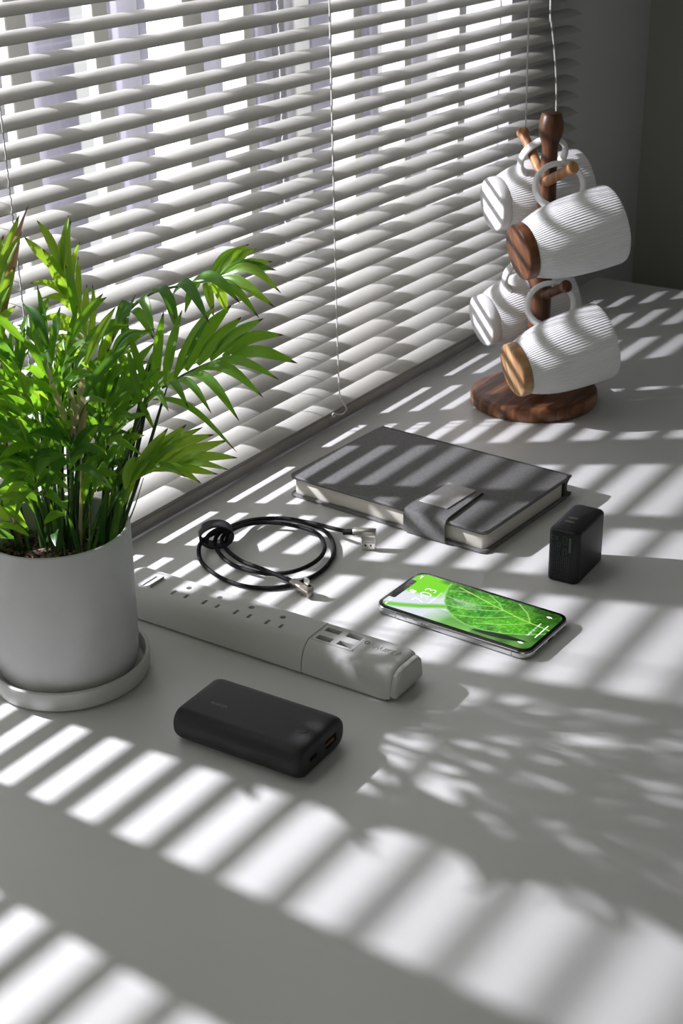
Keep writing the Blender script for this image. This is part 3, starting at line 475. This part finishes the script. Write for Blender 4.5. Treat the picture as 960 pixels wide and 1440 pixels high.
# ------------------------------------------------------------------ notebook
nb = thing('notebook', 'grey faux-leather notebook with a wide clasp strap lying by the window', 'notebook', (1094.3, 646.7, 0), R(-3.3))
NW, NL, TT = 149.5, 221.2, 22.4
slab('back_cover', NW, NL, 7, .2, 3.0, 1.2, MT['book'], nb, 8, 3)
slab('front_cover', NW, NL, 7, TT-3.0, TT, 1.3, MT['book'], nb, 8, 3)
slab('cover_board', NW-1, NL-1, 6.5, TT-3.6, TT-2.9, .2, MT['bookedge'], nb, 8, 2)
slab('page_block', NW-11, NL-7, 4, 2.9, TT-3.5, .4, MT['page'], nb, 8, 2, 0.6-1.5, 0)
sp_ = []
for y in (-NL/2+1.5, NL/2-1.5):
    pr_ = [(67, 3.0), (67, TT-3), (72, TT-.2), (79, TT-1.0), (80.5, TT-2.6), (79.5, TT-3.4), (75.5, TT-4.6), (72.4, TT-8), (71.6, 11), (72.4, 7.5), (75.5, 4.6), (80.5, 3.4), (81.2, 2.0), (79.5, .4), (72, .3)]
    sp_.append([(x, y, z) for x, z in pr_])
loft('spine', sp_, MT['bookedge'], nb, 40)
# strap: from under the fore-edge, over it and onto the cover
cl = [(-60, .25), (-73, .3), (-77.4, 1.4), (-78.9, 4), (-79.1, 11), (-78.7, 19.5), (-76.6, 23.6), (-72, 25.0), (-60, 25.1), (-30, 25.0), (-9.4, 24.9)]
cin = [(-60, 2.0), (-72.5, 2.1), (-75.9, 2.7), (-77.0, 4.4), (-77.2, 11), (-76.8, 19.0), (-75.2, 22.1), (-71.6, 23.0), (-60, 23.1), (-30, 22.9), (-9.0, 22.7)]
Y0, Y1 = -70.5, -26.0
rings = []
def st_y(i, y): 
    t = max(0, (cl[i][0]+80)/71) if i > 3 else 0
    return y + (5.0*t if y < -50 else 0)
V = []; F = []; n = len(cl)
for y in (Y0, Y1):
    for i in range(n): V.append((cl[i][0], st_y(i, y), cl[i][1]))
    for i in range(n): V.append((cin[i][0], st_y(i, y), cin[i][1]))
for i in range(n-1):
    F += [(i, i+1, 2*n+i+1, 2*n+i), (n+i+1, n+i, 3*n+i, 3*n+i+1), (i+1, i, n+i, n+i+1), (2*n+i, 2*n+i+1, 3*n+i+1, 3*n+i)]
F += [(0, 2*n, 3*n, n), (n-1, 2*n-1, 4*n-1, 3*n-1)]
o = sharp(mk('clasp_strap', V, F, MT['book'], nb), 40)
box('clasp_plate', -59, -10.2, -60, -29.5, 25.0, 26.1, MT['plate'], nb, .5)
box('magnet_tab', -60, -7.6, -66.5, -26.2, 22.6, 23.6, MT['bookedge'], nb, .3)

# ------------------------------------------------------------------ phone
ph = thing('smartphone', 'steel-edged smartphone lying face up with a bright green leaf on its lit screen', 'phone', (909.7, 496.6, 0), R(-1.8))
slab('frame', 70.9, 143.6, 10.5, .2, 7.3, 2.8, MT['steel'], ph, 10, 6)
slab('back_glass', 67, 139.8, 9, .02, .3, .1, MT['blackgloss'], ph, 10, 2)
slab('front_glass', 69.3, 142.0, 9.8, 6.9, 7.72, .6, MT['blackgloss'], ph, 10, 4)
DW, DH, DR = 63.2, 136.4, 7.6
NU, NV = 300, 140
def inside(x, y):
    qx = max(0, abs(x)-(DW/2-DR)); qy = max(0, abs(y)-(DH/2-DR))
    if math.hypot(qx, qy) > DR: return False
    yt = DH/2 - y                     # distance from the top edge; the notch
    ax = abs(x)
    if yt < 5.6 and ax < 17.2 and (yt < 3.4 or ax < 15 or math.hypot(ax-15, yt-3.4) < 2.2): return False
    return True
rg_ = np.random.RandomState(3)
nz = {}
def vnoise(u, v, s):
    k = s
    if k not in nz: nz[k] = rg_.rand(int(s*2.3)+3, int(s)+3)
    g = nz[k]; a, b = u*s*2.2, v*s; i, j = int(a), int(b); fa, fb_ = a-i, b-j; fa = fa*fa*(3-2*fa); fb_ = fb_*fb_*(3-2*fb_)
    return (g[i, j]*(1-fa)+g[i+1, j]*fa)*(1-fb_)+(g[i, j+1]*(1-fa)+g[i+1, j+1]*fa)*fb_
def seg_d(p, a, b):
    ax, ay = a; bx, by = b; dx, dy = bx-ax, by-ay; t = max(0, min(1, ((p[0]-ax)*dx+(p[1]-ay)*dy)/(dx*dx+dy*dy))); return math.hypot(p[0]-ax-t*dx, p[1]-ay-t*dy)
def pl_d(p, P): return min(seg_d(p, a, b) for a, b in zip(P, P[1:]))
# picture in (u: from the top of the display, v: from its left edge), x in display widths
AS = DH/DW
def q2(P): return [(a*AS, b) for a, b in P]
mid = q2([(.30, .93), (.42, .86), (.56, .77), (.70, .69), (.82, .63), (.92, .60), (1.02, .57)])
veins = [q2(p) for p in ([(.30, .64), (.40, .61), (.50, .65), (.60, .74)], [(.44, .27), (.55, .34), (.66, .48), (.76, .66)], [(.60, .24), (.72, .36), (.80, .48), (.87, .615)], [(.50, .97), (.60, .84), (.655, .72)], [(.70, .97), (.80, .80), (.86, .63)], [(.28, .80), (.34, .86), (.40, .88)], [(.36, .44), (.46, .47), (.58, .60), (.66, .70)])]
leaf_out = q2([(.225, .96), (.235, .84), (.27, .66), (.31, .50), (.37, .34), (.46, .20), (.56, .13), (.68, .13), (.80, .20), (.92, .33), (1.02, .50), (1.02, 1.02), (.25, 1.02)])
def in_poly(p, P):
    c = False; x, y = p
    for i in range(len(P)):
        x1, y1 = P[i]; x2, y2 = P[i-1]
        if (y1 > y) != (y2 > y) and x < (x2-x1)*(y-y1)/(y2-y1)+x1: c = not c
    return c
def pic(u, v):
    p = (u*AS, v); n1 = vnoise(u, v, 6); n2 = vnoise(u, v, 34); n3 = vnoise(u, v, 70); n4 = vnoise(u, v, 11)
    bg = np.array((.74, .79, .86))
    if in_poly(p, leaf_out):
        e = pl_d(p, leaf_out[:11]); wet = n2*.6+n3*.4
        base = np.array((.03, .30, .01))*(1-n1)+np.array((.13, .58, .02))*n1
        if wet > .58: base = base + np.array((.16, .34, .10))*(wet-.58)*3
        if wet < .40: base = base*(.45+.4*n1)
        if v > .8 and u < .5: base = base*(.5+.4*n1)
        k_ = max(0, 1-math.hypot((u-.43)/.13, (v-.58)/.13)); base = base*(1-.6*k_)+np.array((.50, .74, .52))*k_*(.35+.5*n3)
        base = base*(.55+.9*min(.5, n4))
        sh = min(1, max(0, (u-.66)/.35+(v-.72)*1.6)); base = base*(1-.72*sh)
        d = pl_d(p, mid); 
        if d < .018: t = max(0, 1-d/.018); base = base*(1-t)+np.array((.45, .86, .13))*t
        for vv in veins:
            d = pl_d(p, vv)
            if d < .012: t = .85*max(0, 1-d/.012); base = base*(1-t)+np.array((.50, .86, .22))*t
        if e < .035: t = (1-e/.035)*.75; base = base*(1-t)+np.array((.42, .88, .24))*t
        return base
    c = bg
    if u < .30 and v > .40+u*.2 and v < 1:
        t = min(1, max(0, (v-.42-u*.25)/.08))*min(1, max(0, (.29-u)/.05)); c = bg*(1-t)+np.array((.20, .72, .01))*t
    k_ = min(1, max(0, (v-.88)/.06))*min(1, max(0, (u-.15)/.04)); c = c*(1-.7*k_)+np.array((.01, .10, .01))*k_
    d = pl_d(p, q2([(0, .02), (.10, .10), (.22, .22), (.30, .33), (.36, .40)]))
    if d < .075: t = 1-(d/.075)**2; c = c*(1-t)+np.array((.14, .60, .01))*t
    if u > .30 and (v < .30 or u > .66):
        t = min(1, max(0, (u-.30+(.2-min(v, .2))*.2)/.16)); g = np.array((.03, .24, .01))*(1-n1)+np.array((.30, .68, .16))*n1; c = c*(1-t)+g*t
        if .60 < u < .97 and abs(v-(.07+.30*(u-.60))) < .055*math.sin(PI*(u-.60)/.37): c = np.array((.004, .022, .004))
        elif u > .62: c = c*.55
    return c
V = []; idx = {}; cols = []; F = []
for i in range(NU+1):
    for j in range(NV+1):
        x = -DW/2+DW*j/NV; y = DH/2-DH*i/NU
        idx[i, j] = len(V); V.append((x, y, 7.76)); cols.append(None)
for i in range(NU):
    for j in range(NV):
        x = -DW/2+DW*(j+.5)/NV; y = DH/2-DH*(i+.5)/NU
        if inside(x, y): F.append((idx[i, j], idx[i+1, j], idx[i+1, j+1], idx[i, j+1]))
used = sorted({k for f in F for k in f}); rm = {k: n for n, k in enumerate(used)}
V2 = [V[k] for k in used]; F = [tuple(rm[k] for k in f) for f in F]
ca = []
for x, y, z in V2: c = pic((DH/2-y)/DH, (x+DW/2)/DW); ca += [float(max(0, c[0])), float(max(0, c[1])), float(max(0, c[2])), 1.0]
m = bpy.data.materials.new('lit_display'); m.use_nodes = True; p_ = bs(m); at_ = nd(m, 'ShaderNodeAttribute'); at_.attribute_name = 'Col'
p_.inputs['Base Color'].default_value = (.01, .01, .01, 1); p_.inputs['Roughness'].default_value = .08; lk(m, at_.outputs['Color'], p_.inputs['Emission Color']); p_.inputs['Emission Strength'].default_value = 1.0
o = mk('display', V2, F, m, ph)
at_l = o.data.color_attributes.new('Col', 'FLOAT_COLOR', 'POINT'); at_l.data.foreach_set('color', ca)
mw_ = mat('lit_white_icons', (.9, .9, .9), .5, Emission_Strength=.95); bs(mw_).inputs['Emission Color'].default_value = (1, 1, 1, 1)
def du(u, v): return (-DW/2+DW*v, DH/2-DH*u, 7.80)
text('clock_digits', '7:03', 15.0, mw_, ph, du(.178, .50), (0, 0, 0), .01, sx=1.05, thin=-.32)
text('date_line', 'Thursday, June 25', 3.0, mw_, ph, du(.245, .50), (0, 0, 0), .01)
text('swipe_hint', 'Swipe up to open', 3.2, mw_, ph, du(.918, .50), (0, 0, 0), .01)
x, y, z = du(.968, .5); box('home_bar', x-11, x+11, y-.45, y+.45, 7.78, 7.82, mw_, ph)
x, y, z = du(.085, .5)
V, F = join([boxv(x-2.2, x+2.2, y-2.6, y+.6, 7.78, 7.82)]); mk('padlock_icon', V, F, mw_, ph)
tube('padlock_shackle', [(x+.9+1.5*math.cos(R(a)), y+.6+1.9*math.sin(R(a)), 7.8) for a in range(0, 200, 15)], .3, mw_, ph, 5)
for k in range(4): xx, yy, _ = du(.030, .86+.022*k); box('signal_bar', xx-.4, xx+.4, yy-1, yy-1+.7+.5*k, 7.78, 7.82, mw_, ph)
for k in range(2): xx, yy, _ = du(.032, .05+.09*k); box('status_icon', xx-.8, xx+2.0, yy-.7, yy+.5, 7.78, 7.82, mw_, ph)
for v in (.13, .87):
    x, y, z = du(.925, v); V, F = cyl(x, y, 1.3, 7.78, 7.82); V2, F2 = boxv(x-.55, x+.55, y-2.6, y+2.4, 7.78, 7.82); V, F = join([(V, F), (V2, F2)]); mk('torch_icon' if v < .5 else 'camera_icon', V, F, mw_, ph)
x, y, z = du(.014, .5); box('earpiece', x-5.5, x+5.5, y-.3, y+.3, 7.73, 7.78, MT['slotdark'], ph)
# side keys on the left flank, port and speaker holes on the lower end
for a, b, nme in ((39.5, 44, 'mute_switch'), (24, 33, 'volume_key'), (11.5, 20.5, 'volume_key')):
    box(nme, -36.0, -35.0, a, b, 2.6, 5.0, MT['steel'], ph, .3)
for y in (50, -57): box('antenna_band', -35.52, -35.2, y-.4, y+.4, 1.2, 6.6, MT['slotgrey'], ph)
box('charging_port', -4.4, 4.4, -71.9, -71.2, 2.8, 5.0, MT['portdark'], ph, .3)
V = []; F = []
hs = []
for sx in (-1, 1):
    for k in range(6):
        c, f = cyl((11+2.4*k)*sx, 3.9, .75, 71.2, 71.87, 12); hs.append(([(x, -z, y) for x, y, z in c], f))
V, F = join(hs); stuff(sharp(mk('speaker_holes', V, F, MT['portdark'], ph)))

# ------------------------------------------------------------------ power strip
ps = thing('power_strip', 'long white power strip with four outlets and four USB ports behind the power bank', 'power strip', (786, 618, 0), R(0.8))
def sec(y, d=0, top=26.6):     # cross-section in x,z : low rounded flank on the left, steeper one at the back
    A = [(-20+d, 1.0+d), (-21.5+d, 3.0+d), (-21.2+d, 9), (-20.0+d, 15), (-17.6+d, 20.5), (-14.2+d, 24.2-d*.6), (-10.4, top-.55-d), (-6, top-d), (14.6-d, top-d), (17.6-d, top-.7-d), (19.6-d, top-2.6-d), (20.8-d, 20), (22.4-d, 10), (22.8-d, 3+d), (21.6-d, 1.0+d)]
    return [(x, y, z) for x, z in A]
def sp3(y, d=0): 
    r = sec(y, d); return r
o1 = loft('outlet_section', [sec(133, 3.2), sec(134, 1.8), sec(135.5-4, .9), sec(135.5-6.5, .2), sec(129-3, 0), sec(-54.4, 0), sec(-54.9, .5)], MT['plastic'], ps, 30)
o2 = loft('usb_section', [sec(-55.4, .5), sec(-55.9, 0), sec(-124, 0), sec(-128, .25), sec(-131, .9), sec(-132.4, 2)], MT['plastic'], ps, 30)
cap = loft('end_cap', [sec(-131.8, 2.6), sec(-134.6, 2.2), sec(-136.6, 2.8), sec(-137.8, 4.2)], MT['plastic2'], ps, 30)
box('foot_base', -19, 20.5, -130, 130, .1, 2.0, MT['slotdark'], ps, .5)
cut = []
ys = [72.4, 41.2, 10.2, -20.0]
for y in ys:
    cut.append(boxv(-8.5, -2.9, y-6.6-1.35, y-6.6+1.35, 17, 30)); cut.append(boxv(-9.0, -2.4, y+6.2-1.35, y+6.2+1.35, 17, 30))
for y in ys: cut.append(cyl(6.3, y, 2.5, 17, 30, 14))
boolean(o1, cut + [boxv(-9.6, 8.4, 99.5, 108.8, 22.5, 30)]); sharp(o1, 30)
rk_ = mk('rocker_switch', [(-9.3, 99.9, 22), (8.1, 99.9, 22), (8.1, 108.4, 22), (-9.3, 108.4, 22), (-9.3, 99.9, 29.0), (8.1, 99.9, 29.0), (8.1, 104.4, 26.6), (-9.3, 104.4, 26.6), (-9.3, 108.4, 25.6), (8.1, 108.4, 25.6)],
     [(3, 2, 1, 0), (0, 1, 5, 4), (4, 5, 6, 7), (7, 6, 9, 8), (2, 3, 8, 9), (0, 4, 7, 8, 3), (1, 2, 9, 6, 5)], MT['plastic'], ps)
cut = []
up_ = [(8.7, -65.3), (-4.2, -65.8), (9.5, -83.8), (-3.6, -84.0)]
for x, y in up_: cut.append(boxv(x-2.9, x+2.9, y-6.6, y+6.6, 19, 30))
boolean(o2, cut); sharp(o2, 30)
for x, y in up_:
    u = box('usb_port', x-2.85, x+2.85, y-6.55, y+6.55, 19.05, 20, MT['slotdark'], ps); box('tongue', x-2.4, x-.8, y-5.6, y+5.6, 20, 24.5, MT['slotgrey'], u)
for i, (a, b, c, d) in enumerate(((-9.2, 14.2, -56.9, -56.5), (-9.2, 14.2, -93.2, -92.8), (-9.4, -9.0, -93.2, -56.5), (14.0, 14.4, -93.2, -56.5))): box('port_surround', a, b, c, d, 26.3, 26.75, MT['plastic2'], ps)
lr = []
for k in range(20): a = 2*PI*k/20; lr.append((7.2+1.9*math.cos(a), -96.6+1.9*math.sin(a), 26.75))
V, F = tubev(lr+[lr[0]], .3, 5); mk('indicator_ring', V, F, MT['led'], ps)
text('raised_lettering', 'AUKEY', 7.2, MT['plastic2'], ps, (4.6, -115.0, 26.7), (0, 0, R(-90)), .22)

# ------------------------------------------------------------------ power bank
pb = thing('power_bank', 'matte black rounded power bank lying in front of the power strip', 'power bank', (677.5, 537, 0), R(2.2))
PW, PLn, PT = 61, 107, 24.0
def stad(w, h, r, y): return [(x, y, z+PT/2+.15) for x, z in rr(w, h, r, 10)]
rings = []
for e, y in ((6.0, -PLn/2), (3.6, -PLn/2+.35), (1.9, -PLn/2+1.3), (.7, -PLn/2+3.2), (.15, -PLn/2+5.6), (0, -PLn/2+8)): rings.append(stad(PW-2*e, PT-1.5*e, 10.6-e*.7, y))
shell = loft('shell', rings + [[(x, -y, z) for x, y, z in r] for r in reversed(rings)], MT['bank'], pb, 40)
boolean(shell, [boxv(4.0, 17.5, -60, -47, 8.6, 15.6), boxv(-16, -7.5, -60, -48, 10.4, 13.8)]); sharp(shell, 32)
u = box('usb_port', 4.1, 17.4, -48, -47, 8.7, 15.5, MT['slotdark'], pb); box('tongue', 5.2, 16.3, -52.6, -48, 9.6, 11.6, MT['copper'], u)
u = box('micro_port', -15.9, -7.6, -49, -48, 10.5, 13.7, MT['slotdark'], pb); box('tongue', -14.2, -9.4, -51.5, -49, 11.6, 12.5, MT['slotgrey'], u)
ringp = [(-2+5.0*math.cos(2*PI*k/32), -39+5.0*math.sin(2*PI*k/32), PT+.12) for k in range(33)]
V, F = tubev(ringp, .22, 5); mk('button_groove', V, F, MT['slotdark'], pb)
V, F = cyl(-2, -39, 4.6, PT-.2, PT+.28, 32); sharp(mk('power_button', V, F, MT['bank'], pb), 30)
text('printed_lettering', 'ANKER', 4.4, MT['bankgrey'], pb, (-6, 28.5, PT+.17), (0, 0, R(-90)), .04)

# ------------------------------------------------------------------ wall charger
ch = thing('wall_charger', 'small black two-port wall charger standing upright on the table', 'charger', (1032.2, 463.8, 0), R(2.4)); ch.scale = (1, 1, 1.05)
def bulge(w, h, r, n=9, b=1.6):
    P = rr(w, h, r, n); out = []
    for x, y in P:
        k = 1-(y/(h/2))**2; out.append((x+(b*k if x > 0 else -b*k)*0.5, y+(.9 if y > 0 else -.9)*(1-(x/(w/2))**2)))
    return out
L = [(1.2, .1), (.3, .7), (0, 2.0), (0, 42.8), (.3, 44.0), (1.0, 44.9), (2.2, 45.4)]
loft('body', [[(x, y, z) for x, y in bulge(57-2*e, 27.5-2*e, 5-e*.6)] for e, z in L], MT['chg'], ch, 30)
loft('top_face', [[(x, y, z) for x, y in bulge(57-2*e, 27.5-2*e, 4.2)] for e, z in ((3.2, 45.2), (3.4, 45.55), (4.0, 45.7))], MT['chgtop'], ch, 30)
for x in (-1.6, -9.4):
    pts = rr(2.9, 8.6, 1.4, 6, x, 3.0); pi_ = rr(2.0, 7.7, 1.0, 6, x, 3.0); n = len(pts)
    V = [(a, b, 45.72) for a, b in pts]+[(a, b, 45.85) for a, b in pts]+[(a, b, 45.85) for a, b in pi_]+[(a, b, 45.73) for a, b in pi_]; F = []
    for i in range(n):
        j = (i+1) % n; F += [(i, j, n+j, n+i), (n+i, n+j, 2*n+j, 2*n+i), (2*n+i, 2*n+j, 3*n+j, 3*n+i)]
    u = mk('usb_c_port', V, F, MT['satin2'], ch)
    mk('port_opening', [(a, b, 45.74) for a, b in pi_], [tuple(range(n))], MT['portdark'], u); box('tongue', x-.3, x+.3, 3-2.6, 3+2.6, 45.74, 45.8, MT['slotgrey'], u)
# printed marks on the narrow face that looks left
fm = mat('faint_grey_marks', (.085, .085, .09), .5)
fx = -29.42
text('safety_mark', 'C E', 5.0, fm, ch, (fx, 7.6, 38.6), (R(90), 0, R(-90)), .03)
bits = []
def fbit(y0, y1, z0, z1): bits.append(boxv(fx-.03, fx+.03, y0, y1, z0, z1))
fbit(-.2, .1, 34.5, 41.5); fbit(-3.6, -3.3, 34.5, 41.5); fbit(-3.4, 0, 34.5, 34.8); fbit(-3.4, 0, 41.2, 41.5); fbit(-7.5, -5.4, 28, 41)
for y, z in ((3.6, 33.6),):
    for k in range(14):
        a = 2*PI*k/14; fbit(y+1.5*math.cos(a)-.25, y+1.5*math.cos(a)+.25, z+1.5*math.sin(a)-.25, z+1.5*math.sin(a)+.25)
fbit(-3.8, -.4, 26, 26.4); fbit(-3.8, -.4, 30.2, 30.6); fbit(-3.8, -3.4, 26, 30.6); fbit(-.8, -.4, 26, 30.6)
rnd = random.Random(5)
for r_i in range(9):
    y = 8.2-r_i*1.75; z = 3.5
    while z < (31 if r_i < 4 else 23):
        l = rnd.uniform(.8, 3); fbit(y-.22, y+.22, z, z+l); z += l+rnd.uniform(.4, .9)
V, F = join(bits); stuff(mk('fine_print', V, F, fm, ch))

# ------------------------------------------------------------------ charging cable
cb = thing('charging_cable', 'coiled black braided charging cable with metal right-angle plugs beside the notebook', 'cable', (915, 700, 0))
def cl_(p): return Vector((p[0]-915, p[1]-700, p[2]))
CP = json.loads('''[[964.7,648.6,15.0],[968.3,670.9,12.0],[975.9,698.0,7.0],[972.5,727.5,6.0],[956.3,743.9,7.0],[934.4,751.6,9.0],[912.0,751.0,12.0],[902.2,757.0,11.0],[888.9,759.7,6.0],[871.1,744.8,2.2],[856.9,717.0,2.2],[852.8,689.4,2.2],[860.4,665.1,2.2],[879.3,649.2,2.2],[905.8,643.4,2.2],[934.7,649.0,2.5],[956.4,662.2,3.0],[974.1,682.8,3.0],[979.9,707.3,3.0],[975.8,734.1,3.0],[956.2,752.1,5.0],[927.1,753.9,10.0],[905.2,752.1,11.0],[894.0,746.1,6.0],[881.7,724.8,3.0],[875.1,698.7,4.0],[878.6,674.6,5.0],[892.5,658.5,6.0],[915.7,653.9,6.0],[939.0,660.2,6.0],[960.0,680.0,6.0],[965.1,702.3,6.0],[958.3,729.2,7.0],[942.4,745.5,8.0],[916.8,745.9,12.0],[903.1,745.7,10.0],[894.6,734.6,6.0],[883.7,710.5,6.0],[877.5,682.7,8.0],[877.6,662.7,6.0],[876.6,650.2,4.5]]''')
PTS = spline([cl_(p) for p in CP], 7)
tube('cord', PTS, 1.9, MT['braid'], cb, 10)
# usb plug (stands on its tip)
ux = (cl_((975.6, 622.7, 0))-cl_((964.5, 646.2, 0))).normalized(); uy = Vector((-ux.y, ux.x, 0)); uz = Vector((0, 0, 1)); U0 = cl_((964.3, 646.5, 16.2))
def loc2(o, X, Y, Z, org):
    mw = Matrix((X, Y, Z)).transposed().to_4x4(); mw.translation = Vector(org)*S; o.matrix_local = mw; return o
tube('strain_relief', [U0-ux*9+Vector((0, 0, -1.0)), U0-ux*5, U0+ux*1], [2.2, 2.7, 2.9], MT['braid'], cb, 14)
o = tube('usb_plug_housing', [(0, 0, 0), (.6, 0, 0), (19.5, 0, 0), (20, 0, 0)], [3.9, 4.4, 4.6, 4.3], MT['satin'], cb, 24); loc2(o, ux, uy, uz, U0)
rings = [[(x+w_, y, z) for x, y in rr(13-2*w_+0, 7.6, 2.4, 5)] for w_, z in ((0, -1), (0, -4.6), (.2, -6.2), (.4, -6.5))]
o2_ = loft('plug_shoulder', [[(x+13.2, y, z) for x, y, z in r] for r in rings], MT['satin'], o, 40)
o3 = box('usb_contact_shell', 7.6, 19.4, -2.3, 2.3, -16.0, -6.3, MT['chrome'], o, .4)
V, F = join([boxv(10.3, 11.9, -2.36, -2.2, -12.2, -10.4), boxv(15.1, 16.7, -2.36, -2.2, -12.2, -10.4)]); mk('shell_slots', V, F, MT['portdark'], o)
# lightning plug: lies on the table, tip pointing up
l0 = cl_((876.6, 650.2, 4.5)); l1 = cl_((866.6, 621.3, 4.5)); lx = (l1-l0).normalized(); ly = Vector((-lx.y, lx.x, 0))
ll = (l1-l0).length-4
o = loft('lightning_plug_housing', [[(x, y, z) for y, z in rr(7.4-2*e, 7.4-2*e, 2.6, 5)] for x, e in ((0, .5), (.6, 0), (ll-.6, 0), (ll, .6))], MT['satin2'], cb, 40); loc2(o, lx, ly, uz, l0)
sh_ = loft('plug_shoulder', [[(x, y, 3.0), (x, y, 4.6), (x, y, 6.2)] for x, y in ()] or [[(ll-13+12*0, -3.2, 2), (ll-.4, -3.2, 2), (ll-.4, 3.2, 2), (ll-13, 3.2, 2)], [(ll-11, -3.1, 5.0), (ll-.4, -3.1, 5.0), (ll-.4, 3.1, 5.0), (ll-11, 3.1, 5.0)], [(ll-9.8, -2.9, 6.6), (ll-.6, -2.9, 6.6), (ll-.6, 2.9, 6.6), (ll-9.8, 2.9, 6.6)]], MT['satin2'], o, 30)
tip = box('lightning_tip', ll-8.6, ll-2.0, -1.0, .6, 6.6, 13.2, MT['chrome'], o, .5); box('contact_pads', ll-7.6, ll-3.0, -1.06, -.9, 8.4, 12.2, MT['satin2'], tip)
box('tip_gasket', ll-9.2, ll-.4, -1.6, 1.6, 6.5, 7.1, MT['portdark'], o, .2)
tube('strain_relief', [l0-lx*9, l0-lx*3, l0+lx*.6], [2.1, 2.6, 2.8], MT['braid'], cb, 14)
# strap around the bundle
sxv = Vector((-.72, -.69, 0)).normalized(); syv = Vector((sxv.y, -sxv.x, 0)); SO = cl_((904.5, 753.5, 11.6))
def sring(a, r1, r2): return [tuple(SO+sxv*a+syv*r1*math.cos(2*PI*k/36)+Vector((0, 0, 1))*r2*math.sin(2*PI*k/36)) for k in range(36)]
rings = [sring(-7.5, 14.2, 9.6), sring(-7.8, 15.4, 10.9), sring(7.8, 15.6, 11.2), sring(7.5, 14.2, 9.8), sring(-7.5, 14.2, 9.6)]
loft('cable_tie', rings, MT['strap'], cb, 40, caps=False)
tube('cable_tie_loop', spline([SO+sxv*6+syv*-8+Vector((0, 0, -6)), SO+sxv*6+syv*-10+Vector((0, 0, 4)), SO+sxv*5+syv*-2+Vector((0, 0, 7)), SO+sxv*5+syv*7+Vector((0, 0, 2)), SO+sxv*5+syv*9+Vector((0, 0, -5))], 5), 1.8, MT['braid'], cb, 8)
